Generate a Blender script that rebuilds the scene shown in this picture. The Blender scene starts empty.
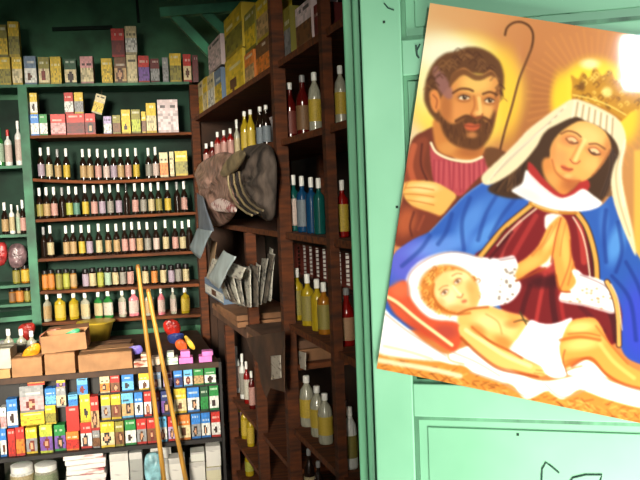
import bpy, math, random
import numpy as np
from mathutils import Vector, Matrix
R_ = random.Random(7)
scene = bpy.context.scene
COL = scene.collection
# ------------------------------------------------------------------ camera geometry
F = 750.0
YAW, PITCH, ROLL = math.radians(10.5), math.radians(3.6), math.radians(2.3)
EYE = Vector((0.0, 0.0, 1.60))
_f = Vector((math.sin(YAW)*math.cos(PITCH), math.cos(YAW)*math.cos(PITCH), -math.sin(PITCH)))
_r0 = Vector((math.cos(YAW), -math.sin(YAW), 0)); _u0 = _r0.cross(_f)
_r = _r0*math.cos(ROLL) - _u0*math.sin(ROLL)
_u = _r0*math.sin(ROLL) + _u0*math.cos(ROLL)
def ray(px, py): return _f + _r*((px-320)/F) + _u*((240-py)/F)
def hit(px, py, p0, n):
    d = ray(px, py); return EYE + d*((p0-EYE).dot(n)/d.dot(n))
def proj(p):
    v = Vector(p)-EYE; d = v.dot(_f); return 320+F*v.dot(_r)/d, 240-F*v.dot(_u)/d
cd = bpy.data.cameras.new('camera'); cam = bpy.data.objects.new('camera', cd); COL.objects.link(cam)
cd.sensor_width = 36; cd.sensor_fit = 'HORIZONTAL'; cd.lens = 36*F/640; cd.clip_start = .02; cd.clip_end = 100
m = Matrix((( _r.x,_u.x,-_f.x,EYE.x),(_r.y,_u.y,-_f.y,EYE.y),(_r.z,_u.z,-_f.z,EYE.z),(0,0,0,1)))
cam.matrix_world = m; scene.camera = cam
scene.view_settings.view_transform = 'Standard'; scene.view_settings.look = 'None'
scene.cycles.use_denoising = True
scene.cycles.max_bounces = 6; scene.cycles.transparent_max_bounces = 6
scene.cycles.sample_clamp_indirect = 3.0
# ------------------------------------------------------------------ colour + materials
def lin(c):
    c = np.asarray(c, float)/255.0
    return np.where(c <= .04045, c/12.92, ((c+.055)/1.055)**2.4)
def L4(c): return (*[float(x) for x in lin(c)], 1.0)
_mats = {}
def mat(name, c, rough=.6, var=.18, scale=12.0, stretch=(1,1,1), c2=None, bump=0.0, metal=0.0, coat=0.0, trans=0.0, thr=None, detail=4, alpha=1.0):
    key = (name,)
    if key in _mats: return _mats[key]
    M = bpy.data.materials.new(name); M.use_nodes = True
    N, K = M.node_tree.nodes, M.node_tree.links
    b = N['Principled BSDF']
    tc = N.new('ShaderNodeTexCoord'); mp = N.new('ShaderNodeMapping'); mp.inputs['Scale'].default_value = stretch
    K.new(tc.outputs['Object'], mp.inputs['Vector'])
    nz = N.new('ShaderNodeTexNoise'); nz.inputs['Scale'].default_value = scale; nz.inputs['Detail'].default_value = detail
    K.new(mp.outputs['Vector'], nz.inputs['Vector'])
    rp = N.new('ShaderNodeValToRGB')
    a = np.asarray(c, float)
    lo = a*(1-var) if c2 is None else np.asarray(c2, float)
    hi = np.clip(a*(1+var*.6), 0, 255)
    rp.color_ramp.elements[0].color = L4(lo); rp.color_ramp.elements[1].color = L4(hi)
    p0, p1 = thr if thr else (.32, .68)
    rp.color_ramp.elements[0].position = p0; rp.color_ramp.elements[1].position = p1
    K.new(nz.outputs['Fac'], rp.inputs['Fac']); K.new(rp.outputs['Color'], b.inputs['Base Color'])
    b.inputs['Roughness'].default_value = rough; b.inputs['Metallic'].default_value = metal
    if coat: b.inputs['Coat Weight'].default_value = coat; b.inputs['Coat Roughness'].default_value = .08
    if trans: b.inputs['Transmission Weight'].default_value = trans
    if bump:
        bp = N.new('ShaderNodeBump'); bp.inputs['Strength'].default_value = bump; bp.inputs['Distance'].default_value = .01
        K.new(nz.outputs['Fac'], bp.inputs['Height']); K.new(bp.outputs['Normal'], b.inputs['Normal'])
    _mats[key] = M; return M
def attr_mat(name, rough=.5, coat=0.0, coat_rough=.1, noise=0.0):
    if (name,) in _mats: return _mats[(name,)]
    M = bpy.data.materials.new(name); M.use_nodes = True
    N, K = M.node_tree.nodes, M.node_tree.links; b = N['Principled BSDF']
    at = N.new('ShaderNodeAttribute'); at.attribute_name = 'print'
    if noise:
        nz = N.new('ShaderNodeTexNoise'); nz.inputs['Scale'].default_value = 60
        mr = N.new('ShaderNodeMapRange'); mr.inputs['To Min'].default_value = 1-noise; mr.inputs['To Max'].default_value = 1+noise*.5
        K.new(nz.outputs['Fac'], mr.inputs['Value'])
        mx = N.new('ShaderNodeVectorMath'); mx.operation = 'SCALE'
        K.new(at.outputs['Color'], mx.inputs[0]); K.new(mr.outputs['Result'], mx.inputs['Scale'])
        K.new(mx.outputs['Vector'], b.inputs['Base Color'])
    else: K.new(at.outputs['Color'], b.inputs['Base Color'])
    b.inputs['Roughness'].default_value = rough
    if coat: b.inputs['Coat Weight'].default_value = coat; b.inputs['Coat Roughness'].default_value = coat_rough
    _mats[(name,)] = M; return M
def text_mat(name, paper, ink, scale=90.0, thr=.52, rough=.8):
    """paper with broken dark lines of print"""
    if (name,) in _mats: return _mats[(name,)]
    M = bpy.data.materials.new(name); M.use_nodes = True
    N, K = M.node_tree.nodes, M.node_tree.links; b = N['Principled BSDF']
    tc = N.new('ShaderNodeTexCoord')
    wv = N.new('ShaderNodeTexNoise'); wv.inputs['Scale'].default_value = scale; wv.inputs['Detail'].default_value = 3
    mp = N.new('ShaderNodeMapping'); mp.inputs['Scale'].default_value = (.35, .35, 1.6)
    K.new(tc.outputs['Object'], mp.inputs['Vector']); K.new(mp.outputs['Vector'], wv.inputs['Vector'])
    rp = N.new('ShaderNodeValToRGB'); rp.color_ramp.elements[0].position = thr-.06; rp.color_ramp.elements[1].position = thr+.08
    rp.color_ramp.elements[0].color = L4(paper); rp.color_ramp.elements[1].color = L4(ink)
    K.new(wv.outputs['Fac'], rp.inputs['Fac']); K.new(rp.outputs['Color'], b.inputs['Base Color'])
    b.inputs['Roughness'].default_value = rough
    _mats[(name,)] = M; return M
# ------------------------------------------------------------------ object helpers
def link(o, parent=None):
    COL.objects.link(o)
    if parent is not None: o.parent = parent
    return o
def mesh(name, V, Fc, material, parent=None, smooth=False):
    me = bpy.data.meshes.new(name); me.from_pydata([tuple(v) for v in V], [], Fc); me.update()
    if material is not None: me.materials.append(material)
    if smooth:
        for p in me.polygons: p.use_smooth = True
    return link(bpy.data.objects.new(name, me), parent)
def tag(o, label=None, cat=None, group=None, kind=None):
    if label: o['label'] = label
    if cat: o['category'] = cat
    if group: o['group'] = group
    if kind: o['kind'] = kind
    return o
def empty(name, loc=(0,0,0), rz=0.0, parent=None):
    o = bpy.data.objects.new(name, None); o.location = loc; o.rotation_euler = (0,0,rz); o.empty_display_size = .05
    return link(o, parent)
class MB:
    def __init__(s): s.V=[]; s.F=[]
    def box(s, x0,x1,y0,y1,z0,z1, T=None):
        b=len(s.V)
        for z in (z0,z1):
            for x,y in ((x0,y0),(x1,y0),(x1,y1),(x0,y1)):
                v=Vector((x,y,z)); s.V.append(T(v) if T else v)
        s.F += [(b,b+3,b+2,b+1),(b+4,b+5,b+6,b+7)]+[(b+i,b+(i+1)%4,b+4+(i+1)%4,b+4+i) for i in range(4)]
        return s
    def hexa(s, P):   # 8 points, bottom 4 then top 4
        b=len(s.V); s.V += [Vector(p) for p in P]
        s.F += [(b,b+3,b+2,b+1),(b+4,b+5,b+6,b+7)]+[(b+i,b+(i+1)%4,b+4+(i+1)%4,b+4+i) for i in range(4)]
        return s
    def tube(s, pts, r, n=8):
        pts=[Vector(p) for p in pts]; rings=[]
        for i,p in enumerate(pts):
            d=(pts[min(i+1,len(pts)-1)]-pts[max(i-1,0)]).normalized()
            a=d.cross(Vector((0.31,0.2,.9))).normalized(); c=d.cross(a)
            rr=r[i] if isinstance(r,(list,tuple)) else r
            b=len(s.V); rings.append(b)
            for k in range(n):
                t=2*math.pi*k/n; s.V.append(p+a*(rr*math.cos(t))+c*(rr*math.sin(t)))
        for i in range(len(rings)-1):
            for k in range(n): s.F.append((rings[i]+k,rings[i]+(k+1)%n,rings[i+1]+(k+1)%n,rings[i+1]+k))
        s.F.append(tuple(rings[0]+k for k in reversed(range(n)))); s.F.append(tuple(rings[-1]+k for k in range(n)))
        return s
    def lathe(s, prof, n=14, c=(0,0)):
        b=len(s.V)
        for r,z in prof:
            for k in range(n):
                t=2*math.pi*k/n; s.V.append(Vector((c[0]+r*math.cos(t),c[1]+r*math.sin(t),z)))
        for i in range(len(prof)-1):
            for k in range(n):
                q=b+i*n; s.F.append((q+k,q+(k+1)%n,q+n+(k+1)%n,q+n+k))
        s.F.append(tuple(b+k for k in reversed(range(n)))); e=b+(len(prof)-1)*n; s.F.append(tuple(e+k for k in range(n)))
        return s
    def build(s, name, material, parent=None, smooth=False, bevel=0.0):
        o=mesh(name,s.V,s.F,material,parent,smooth)
        if smooth: o.data.set_sharp_from_angle(angle=math.radians(40))
        if bevel:
            bv=o.modifiers.new('edge','BEVEL'); bv.width=bevel; bv.segments=2; bv.limit_method='ANGLE'
        return o
ORD = 'first second third fourth fifth sixth seventh eighth ninth tenth eleventh twelfth thirteenth fourteenth fifteenth sixteenth seventeenth eighteenth nineteenth twentieth'.split()
ORD += ['twenty-'+w for w in ORD[:9]]
# ------------------------------------------------------------------ named colours (sRGB)
C = dict(yellow=(232,196,40), olive=(150,140,50), cream=(226,208,160), white=(232,230,222), red=(205,42,30), darkred=(110,22,22), blue=(48,130,215),
  navy=(32,48,110), skyblue=(110,190,235), green=(30,140,60), darkgreen=(18,80,45), orange=(235,130,40), tan=(205,165,110), pink=(225,160,160),
  lilac=(185,165,205), grey=(150,150,150), brown=(125,80,45), black=(25,22,22), purple=(120,80,160), teal=(60,140,130), lime=(190,200,60),
  hotpink=(235,130,200), mint=(170,215,190), palegreen=(150,175,140), clear=(200,200,185), palepink=(240,215,215), skin=(215,160,120), bluegrey=(110,135,165))
WORD = dict(darkred='dark red', skyblue='light blue', darkgreen='dark green', hotpink='bright pink', palegreen='pale green', palepink='pale pink', bluegrey='blue-grey', lime='yellow-green')
def W(c): return WORD.get(c, c)
# room frames -------------------------------------------------------------
NY = Vector((0,1,0))
YB = 5.05            # front edge of the shelves along the back wall
YD = 4.00            # front of the low display rack
def bk(px, py, dy=0.0): return hit(px, py, Vector((0,YB+dy,0)), NY)
def dp(px, py, dy=0.0): return hit(px, py, Vector((0,YD+dy,0)), NY)
RO = bk(195, 200); RO.z = 0
_ang = math.atan(250/750) - YAW
RD = Vector((math.sin(_ang), -math.cos(_ang), 0)); RN = Vector((math.cos(_ang), math.sin(_ang), 0))
RROT = math.atan2(RD.y, RD.x)
def RP(t, s, z): return RO + RD*t + RN*s + Vector((0,0,z))
def rt(px, py, s=0.0):
    p = hit(px, py, RO+RN*s, RN); return (p-RO).dot(RD), p.z
def rpt(px, py, s=0.0): return hit(px, py, RO+RN*s, RN)
def RT(v): return RP(v.x, v.y, v.z)      # local (t, s, z) -> world
# ------------------------------------------------------------------ product builders
_bm = {}
BOT = {  # body profile (radius fraction, height fraction), cap from, cap radius, label span, label radius, girth
 'sauce': ([(0.9,0),(1,.02),(1,.52),(.9,.60),(.48,.68),(.40,.72),(.38,.80)], (.75,1.0,.45), (.08,.47)),
 'flat':  ([(0.92,0),(1,.02),(1,.62),(.92,.68),(.45,.74),(.36,.78),(.36,.86)], (.82,1.0,.42), (.10,.58)),
 'jar':   ([(0.92,0),(1,.03),(1,.74),(.9,.80),(.86,.82)], (.80,1.0,.95), (.10,.74)),
 'liquor':([(0.92,0),(1,.02),(1,.56),(.93,.62),(.55,.72),(.38,.80),(.36,.92)], (.88,1.0,.42), (.10,.50)),
 'jug':   ([(0.92,0),(1,.03),(1,.6),(.85,.72),(.4,.82),(.34,.84),(.34,.9)], (.86,1.0,.44), (.18,.55)),
}
GLASS = dict(dark=('dark_glass',(30,18,12),.12), red=('red_liquid',(130,18,14),.15), darkred=('dark_red_liquid',(80,14,12),.15), yellow=('yellow_liquid',(165,140,28),.18),
  blue=('blue_liquid',(18,62,100),.15), teal=('teal_liquid',(16,76,72),.15), green=('green_liquid',(40,110,50),.15), clear=('clear_liquid',(160,158,140),.18),
  white=('white_plastic',(215,215,210),.35), olive=('olive_liquid',(120,115,40),.2), pink=('pink_liquid',(215,120,130),.2), amber=('amber_liquid',(150,95,25),.15))
def glass(k):
    n,c,r = GLASS[k]; return mat(n, c, rough=r, var=.12, scale=6)
def label_mat(k):
    return mat('label_'+k, tuple(np.array(C[k])*.58+np.array((226,195,140))*.19), rough=.6, c2=tuple(np.array(C[k])*.38), scale=70, thr=(.36,.5), detail=2)
def cap_mat(k):
    return mat('cap_'+k, dict(white=(240,238,232), red=(190,40,35), black=(20,18,18), grey=(140,140,140), green=(30,110,60), gold=(200,150,60))[k], rough=.35, var=.06)
def bottle(kind, loc, r, h, liquid, lab, cap, label, group, rz=0.0, name='bottle', flat=1.0, cat='bottle'):
    e = empty(name, loc, rz)
    tag(e, label, cat, group)
    body, (c0,c1,cr), (l0,l1) = BOT[kind]
    n = 14
    def shared(part, matr, prof):
        key = (kind, part, matr.name)
        if key not in _bm:
            mb = MB().lathe(prof, n); o = mb.build(part, matr, None, smooth=True); _bm[key] = o.data
            COL.objects.unlink(o); bpy.data.objects.remove(o)
        o = bpy.data.objects.new(part, _bm[key]); COL.objects.link(o); o.parent = e; o.scale = (r, r*flat, h); return o
    shared('body', glass(liquid), body)
    if lab: shared('paper_label', label_mat(lab), [(.99,l0),(1.03,l0+.005),(1.03,l1-.005),(.99,l1)])
    if cap: shared('lid' if kind=='jar' else 'cap', cap_mat(cap), [(cr*.95,c0),(cr,c0+.01),(cr,c1-.015),(cr*.85,c1)])
    return e
def carton_mesh(w, d, h, top, low, rng, style='print', split=.55):
    nx, nz = 8, 12
    V=[]; Fc=[]; cols=[]
    top=np.array(C[top],float); low=np.array(C[low],float)
    for j in range(nz+1):
        for i in range(nx+1): V.append((-w/2+w*i/nx, 0, h*j/nz))
    cx, cz = rng.uniform(.4,.6), rng.uniform(.26,.36); er=rng.uniform(.2,.3)
    hair = np.array(rng.choice([(50,30,22),(90,50,25),(40,35,40),(120,40,30)]),float); skin=np.array(C['skin'],float)
    trow = rng.randint(8,10)
    for j in range(nz):
        for i in range(nx):
            a=j*(nx+1)+i; Fc.append((a,a+1,a+nx+2,a+nx+1))
            u,v=(i+.5)/nx,(j+.5)/nz
            if v>split:
                c=top.copy()
                if j in (trow,) and 0<i<nx-1 and rng.random()<.75: c = c*.35+np.array((245,240,225))*.65 if top.mean()<170 else c*.45
            else:
                c=low.copy()
                if style=='portrait':
                    q=((u-cx)/er)**2+((v-cz)/(er*.95))**2
                    if q<.28: c=skin.copy()
                    elif q<1: c=hair.copy()
                elif style=='motif':
                    q=((u-cx)/(er*.8))**2+((v-cz)/(er*.7))**2
                    if q<1: c=hair.copy()*1.1
                elif style=='print' and rng.random()<.3: c=c*.78
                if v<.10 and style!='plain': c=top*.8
            cols.append(np.clip(c*rng.uniform(.88,1.06),0,255))
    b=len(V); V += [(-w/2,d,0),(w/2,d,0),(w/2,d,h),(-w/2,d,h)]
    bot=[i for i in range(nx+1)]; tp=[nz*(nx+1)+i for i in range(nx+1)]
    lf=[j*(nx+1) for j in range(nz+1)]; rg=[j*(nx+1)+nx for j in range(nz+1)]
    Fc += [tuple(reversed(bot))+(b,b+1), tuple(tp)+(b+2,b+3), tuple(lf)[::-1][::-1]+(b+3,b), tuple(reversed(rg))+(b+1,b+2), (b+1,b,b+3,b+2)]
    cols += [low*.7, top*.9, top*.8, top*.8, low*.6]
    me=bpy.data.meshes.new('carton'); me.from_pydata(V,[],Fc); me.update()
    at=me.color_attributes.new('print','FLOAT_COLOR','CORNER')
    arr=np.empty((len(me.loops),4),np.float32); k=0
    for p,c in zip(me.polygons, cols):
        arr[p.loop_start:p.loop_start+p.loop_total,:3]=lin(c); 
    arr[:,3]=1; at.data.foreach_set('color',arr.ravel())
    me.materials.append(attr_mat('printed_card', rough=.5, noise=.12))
    return me
def carton(loc, w, d, h, top, low, label, group, rz=0.0, style='print', tilt=0.0, name='carton', cat='carton', split=.55):
    o=bpy.data.objects.new(name, carton_mesh(w,d,h,top,low,R_,style,split)); COL.objects.link(o)
    o.location=loc; o.rotation_euler=(0,tilt,rz); tag(o,label,cat,group); return o
def two(top, low): return W(top) if top==low else f'{W(top)} and {W(low)}'
# soft irregular sack from an outline (points in one plane, toward = direction it bulges)
def puff(name, pts, toward, thick, material, label, cat, group=None, wrinkle=.25):
    P=[Vector(p) for p in pts]; n=len(P)
    Q=[]
    for i in range(n):
        p0,p1,p2,p3=P[i-1],P[i],P[(i+1)%n],P[(i+2)%n]
        for t in (0,.25,.5,.75):
            Q.append(.5*((2*p1)+(p2-p0)*t+(2*p0-5*p1+4*p2-p3)*t*t+(3*p1-p0-3*p2+p3)*t**3))
    c=sum(Q,Vector())/len(Q); k=len(Q); V=[]; Fc=[]
    rings=[(.9,-.45),(1,0),(.93,.42),(.76,.75),(.5,.95),(.25,1.0)]
    for a,b in rings:
        for i,q in enumerate(Q):
            V.append(c+(q-c)*a+toward*(thick*(b+wrinkle*(b>0)*R_.uniform(-1,1)*(1 if a<1 else 0))))
    for j in range(len(rings)-1):
        for i in range(k): Fc.append((j*k+i,j*k+(i+1)%k,(j+1)*k+(i+1)%k,(j+1)*k+i))
    V.append(c+toward*thick*1.0); V.append(c-toward*thick*.5)
    e=(len(rings)-1)*k
    for i in range(k): Fc.append((e+i,e+(i+1)%k,len(V)-2)); Fc.append((i+0,len(V)-1,(i+1)%k))
    o=mesh(name,V,Fc,material,None,True)
    sb=o.modifiers.new('soft','SUBSURF'); sb.levels=1; sb.render_levels=1
    return tag(o,label,cat,group)
def sheet(name, corners, toward, bend, material, label=None, cat=None, group=None, thick=.002, parent=None, n=8):
    """a limp sheet through four corners (tl, tr, br, bl)"""
    a,b,c,d=[Vector(p) for p in corners]; V=[]; Fc=[]
    for j in range(n+1):
        for i in range(n+1):
            u,v=i/n,j/n; p=(a*(1-u)+b*u)*(1-v)+(d*(1-u)+c*u)*v
            V.append(p+toward*(bend*math.sin(math.pi*u)*(.4+.6*v)+.15*bend*math.sin(7*v+5*u)))
    for j in range(n):
        for i in range(n): q=j*(n+1)+i; Fc.append((q,q+1,q+n+2,q+n+1))
    o=mesh(name,V,Fc,material,parent,True)
    so=o.modifiers.new('thickness','SOLIDIFY'); so.thickness=thick
    return tag(o,label,cat,group)
# ================================================================== the setting
M_green = mat('green_wall_paint',(66,120,86),rough=.75,var=.3,scale=3.5)
M_wood = mat('dark_brown_wood',(84,40,10),rough=.85,var=.35,scale=9,stretch=(1,1,6))
M_woodh = mat('brown_shelf_wood',(104,52,15),rough=.85,var=.35,scale=9,stretch=(.6,6,6))
M_shelf_green = mat('green_shelf_paint',(54,108,80),rough=.65,var=.3,scale=6)
M_back = mat('shaded_green_back',(24,50,38),rough=.9,var=.35,scale=4)  # tone darkened to hold the shade behind the bottles
M_backbrown = mat('dark_brown_screen',(52,32,20),rough=.9,var=.35,scale=5)
def struct(mb, name, m, **k): return tag(mb.build(name, m, **k), kind='structure')
struct(MB().box(-3.2,2.6,.75,6.2,-.06,0), 'floor', mat('worn_concrete',(120,110,98),rough=.85,var=.25,scale=5))
struct(MB().box(-6,6,-6,.75,-.16,-.06), 'ground', mat('pale_pavement',(190,182,168),rough=.9,var=.15,scale=4))
struct(MB().box(-3.2,2.6,.9,6.2,3.05,3.12), 'ceiling', mat('ceiling_boards',(44,70,58),rough=.9,var=.3,scale=5,stretch=(6,.5,1)))
YW = YB+.33
struct(MB().box(-3.2,.62,YW,YW+.1,0,3.05), 'wall_back', M_green)
struct(MB().box(-2.75,-2.65,1.02,YW,0,3.05), 'wall_left', M_green)
# right wall: skewed, with a long narrow lattice opening
sW = .47
w = MB()
def rbox(mb,t0,t1,s0,s1,z0,z1): return mb.box(t0,t1,s0,s1,z0,z1,T=RT)
LZ0,LZ1 = 1.10,1.31
LT0,LT1 = .52,2.30
rbox(w,-.45,4.0,sW,sW+.1,0,LZ0); rbox(w,-.45,4.0,sW,sW+.1,LZ1,3.05); rbox(w,-.45,LT0,sW,sW+.1,LZ0,LZ1); rbox(w,LT1,4.0,sW,sW+.1,LZ0,LZ1)
struct(w,'wall_right',mat('brown_board_wall',(44,28,16),rough=.85,var=.3,scale=6))
# front wall either side of the double doorway and above it
struct(MB().box(-3.2,-1.75,.90,1.02,0,3.05),'wall_front',M_green)
struct(MB().box(-1.75,1.09,.90,1.02,2.55,3.05),'trim_1',M_green)
struct(MB().box(1.09,2.6,.90,1.02,0,3.05),'trim_2',M_green)
# window_1: the lattice of twisted strips in the opening
win = empty('window_1',RP(2.7,sW+.05,LZ0)); tag(win,kind='structure')
winI = win.matrix_basis.inverted()
def winpart(mb,name,m):
    o=mb.build(name,m); o.parent=win; o.matrix_parent_inverse=Matrix.Translation(-Vector(win.location)); return o
fr=MB(); rbox(fr,LT0,LT1,sW+.01,sW+.09,LZ0,LZ0+.012); rbox(fr,LT0,LT1,sW+.01,sW+.09,LZ1-.012,LZ1)
winpart(fr,'frame',M_wood)
M_lat=mat('red_brown_lattice',(120,42,28),rough=.7,var=.2)
t=LT0+.02
while t<LT1-.07:
    mb=MB(); rbox(mb,t,t+.065,sW+.04,sW+.043,LZ0+.012,LZ1-.012); winpart(mb,'slat',M_lat)
    for q in range(8):
        mb=MB(); z=LZ0+.016+q*.023
        mb.hexa([RP(t+.065,sW+.04,z),RP(t+.12,sW+.04,z+.005),RP(t+.12,sW+.043,z+.005),RP(t+.065,sW+.043,z),RP(t+.065,sW+.04,z+.007),RP(t+.12,sW+.04,z+.012),RP(t+.12,sW+.043,z+.012),RP(t+.065,sW+.043,z+.007)])
        winpart(mb,'lattice_cross',M_lat)
    t+=.12
# pale wall added to make the lattice slits look bright
ow=MB(); rbox(ow,-2.2,4.2,.95,1.02,0,3.0); struct(ow,'wall_backdrop',mat('pale_backdrop_plaster',(240,228,214),rough=.9,var=.06))
# roof braces at the top of the back wall
M_brace=mat('green_brace_paint',(66,142,106),rough=.7,var=.25,scale=5)
def bar_px(pa, pb, dy, wpx, name, idx, depth=.06):
    a=bk(*pa,dy); b=bk(*pb,dy); d=(b-a).normalized(); n=NY.cross(d)*(wpx/150/2); dd=Vector((0,depth,0))
    mb=MB().hexa([a-n,b-n,b-n+dd,a-n+dd,a+n,b+n,b+n+dd,a+n+dd]); struct(mb,name,M_brace)
bar_px((160,12),(262,4),-.45,8,'trim_3',0)
bar_px((172,12),(212,54),-.42,8,'trim_4',0)
bar_px((203,10),(232,38),-.42,8,'trim_5',0)
M_brace=mat('dark_gap_and_batten',(20,44,34),rough=.9,var=.3)
bar_px((136.5,-6),(138.5,22),.3,2.6,'trim_6',0,.02)  # dark strip stands for the unlit gap between wall boards
bar_px((52,29),(112,27),.3,3.5,'trim_7',0,.02)
# ================================================================== back shelving units
def shelf_board(name, pl, pr, x0, x1, m, depth, parent, sag=0.0, thick=.022, n=10):
    """board whose front top edge passes through the two given points"""
    V=[]; Fc=[]
    for i in range(n+1):
        x=x0+(x1-x0)*i/n; z=board_z(pl,pr,sag,x)
        V += [(x,YB,z-thick),(x,YB,z),(x,YB+depth,z),(x,YB+depth,z-thick)]
    for i in range(n):
        a=4*i; b=a+4
        for k in range(4): Fc.append((a+k,b+k,b+(k+1)%4,a+(k+1)%4))
    Fc += [(0,1,2,3),(4*n+3,4*n+2,4*n+1,4*n)]
    return mesh(name,V,Fc,m,parent)
def board_z(pl,pr,sag,x):
    f=(x-pl.x)/(pr.x-pl.x); return pl.z+(pr.z-pl.z)*f - sag*4*f*(1-f)
unit=empty('shelving_unit',(-.5,YB,0)); tag(unit,'tall brown-edged shelving unit against green back wall, full of bottles and cartons','shelving unit')
def child(o,p):
    o.parent=p; o.matrix_parent_inverse=(Matrix.Translation(Vector(p.location))@Matrix.Rotation(p.rotation_euler.z,4,'Z')).inverted(); return o
xl=bk(34,200).x; xr=bk(192,200).x+.02
ROWS=dict(S1=((17,84.5),(186,81.5),0),S2=((32,135.5),(186,132),0),S3=((33.5,178.5),(186,175.5),.022),S4=((37,219.5),(193,212),0),S5=((39.5,259),(193,251),0),S6=((43,291.5),(193,284),0),S7=((45,323),(193,314.5),0))
SH={}
for k,(a,b,sag) in ROWS.items():
    pl,pr=bk(*a),bk(*b); SH[k]=(pl,pr,sag)
    x0=xl if k!='S1' else bk(-40,84).x
    child(shelf_board('shelf',pl,pr,x0,xr,M_shelf_green if k=='S1' else M_woodh,.30,None,sag,.018),unit)
SH['floor']=None
def up(name,x0,x1,m,z1,y0=YB-.012,y1=YB+.3,par=unit,z0=0): return child(MB().box(x0,x1,y0,y1,z0,z1).build(name,m),par)
up('upright',xl-.055,xl,M_shelf_green,bk(30,84).z-.02)
up('upright',xr,xr+.06,M_wood,2.34)
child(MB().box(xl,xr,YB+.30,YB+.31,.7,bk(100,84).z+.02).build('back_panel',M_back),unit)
def bx(k, px, dy=.05):
    """x and z on shelf k where the photo column px meets it"""
    pl,pr,sag=SH[k]; z=(pl.z+pr.z)/2
    for _ in range(3):
        # find image row of this shelf at px
        lo,hi=-50,500
        for _ in range(24):
            mid=(lo+hi)/2
            if hit(px,mid,Vector((0,YB+dy,0)),NY).z>z: lo=mid
            else: hi=mid
        x=hit(px,lo,Vector((0,YB+dy,0)),NY).x; z=board_z(pl,pr,sag,x)
    return x,z
PX=(EYE-bk(115,200)).length/F   # metres per pixel near the back shelves
def carton_row(k, place, items, group, dy=.03, depth=.07):
    """items: (x0,x1,height px,top,low,style[,on]) on shelf k; on=index of the item it stands on"""
    tops={}; order=sorted(range(len(items)),key=lambda i:items[i][0])
    low=[i for i in order if len(items[i])<7]
    for i,it in enumerate(items):
        x0,x1,hp,tp,lw,st=it[:6]
        xa,z=bx(k,x0,dy); xb,_=bx(k,x1,dy); h=hp*PX; wd=xb-xa-.002; z=z+.001
        if len(it)>6:
            z=tops[it[6]]+.001; lab=f'{two(tp,lw)} carton standing on the {two(items[it[6]][3],items[it[6]][4])} carton, {place}'
        else: lab=f'{two(tp,lw)} carton, {ORD[low.index(i)]} from left on {place}'
        tops[i]=z+h
        carton((( xa+xb)/2,YB+dy+R_.uniform(0,.01),z),wd,depth,h,tp,lw,lab,group,style=st,rz=R_.uniform(-.05,.05))
carton_row('S1','the top green shelf',[
 (0,11.5,26,'yellow','olive','print'),(13,23,26,'yellow','cream','print'),(25,37,27,'bluegrey','white','motif'),(39,50,26,'olive','cream','motif'),(51,62,26,'yellow','yellow','print'),
 (65,77,24,'darkgreen','cream','motif'),(81,94,26,'pink','cream','print'),(102,113,24,'yellow','yellow','print'),(115,127,25,'brown','tan','portrait'),(127.5,138,27,'cream','cream','print'),
 (139,150,26,'red','purple','print'),(151,160,23,'darkred','grey','print'),(163,169,24,'grey','grey','print'),(170.5,182,28,'yellow','olive','print'),(184,192,27,'red','cream','motif'),(193,199,26,'darkred','darkred','print'),
 (-1,10,30,'olive','yellow','print',0),(11,22,33,'yellow','olive','print',1),(113.5,126.5,27,'red','darkred','motif',8),(127.5,139,27,'cream','white','print',9),
 ],'cartons on the top green shelf')
carton_row('S2','the second shelf down',[
 (31,39.5,20,'blue','white','print'),(40,48,20,'green','white','print'),(51,66,20,'red','pink','print'),(67,85,20,'red','darkred','print'),(85.5,96,20,'red','darkred','portrait'),
 (104,112,17,'lilac','white','print'),(113,121,18,'olive','brown','print'),(122,131,23,'yellow','yellow','motif'),(132,141,23,'olive','lime','print'),(142,146.5,21,'yellow','brown','print'),(147,157,29,'yellow','cream','print'),
 (158.5,179,32,'palepink','palepink','print'),(31.5,39,20,'yellow','white','motif',0),(66,75,20,'red','white','print',3),(76,85,20,'yellow','grey','print',3),
 ],'cartons on the second shelf')
o=carton((bx('S2',98)[0],YB+.03,bx('S2',98)[1]+.135),.065,.02,.125,'cream','yellow','yellow and cream packet hanging tilted above the second shelf cartons','packets hung under the top shelf',tilt=.3,name='packet',cat='packet')
hk=MB().tube([(bx('S2',99)[0]+.03,YB+.04,bx('S2',98)[1]+.25),(bx('S2',99)[0]+.035,YB+.04,bk(99,86).z-.022)],.002,6).build('hanging_string',mat('twine',(90,80,60)))
hk.parent=o; hk.matrix_parent_inverse=(Matrix.Translation(Vector(o.location))@Matrix.Rotation(.3,4,'Y')).inverted()
def bottle_row(k, place, items, kind, hpx, wpx, group, noun='bottle', dy=.06, cat='bottle', flat=1.0):
    for i,it in enumerate(sorted(items)):
        px,lab,liq,cap=it[:4]; sc=it[4] if len(it)>4 else 1.0
        x,z=bx(k,px,dy)
        gl={'dark':'dark','clear':'clear','amber':'amber'}.get(liq,liq)
        d=f'{gl} {noun}' + (f' with {W(lab)} label' if lab else ' without visible label')
        bottle(kind,(x,YB+dy+R_.uniform(-.008,.02),z+.003),wpx*PX/2*min(sc,1.05),hpx*PX*sc*R_.uniform(.97,1.03),liq,lab,cap,f'{d}, {ORD[i]} from left on {place}',group,name=noun,cat=cat,rz=R_.uniform(0,6),flat=flat)
D='dark'; Wh='white'
bottle_row('S3','the uppermost bottle shelf',[(42,'lilac',D,Wh),(50,'cream',D,Wh),(58.5,'tan',D,'grey'),(67,'yellow',D,Wh),(84,'tan',D,Wh),(91,'tan',D,Wh),(99,'pink',D,Wh),(107,'palepink',D,Wh),(114.5,'lilac',D,Wh),
 (121.5,'tan',D,Wh),(129,'pink',D,Wh),(137,'yellow',D,Wh),(149.5,'grey',D,Wh),(156.5,'palepink',D,Wh)],'sauce',30,6.2,'bottles on the uppermost bottle shelf')
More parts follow.
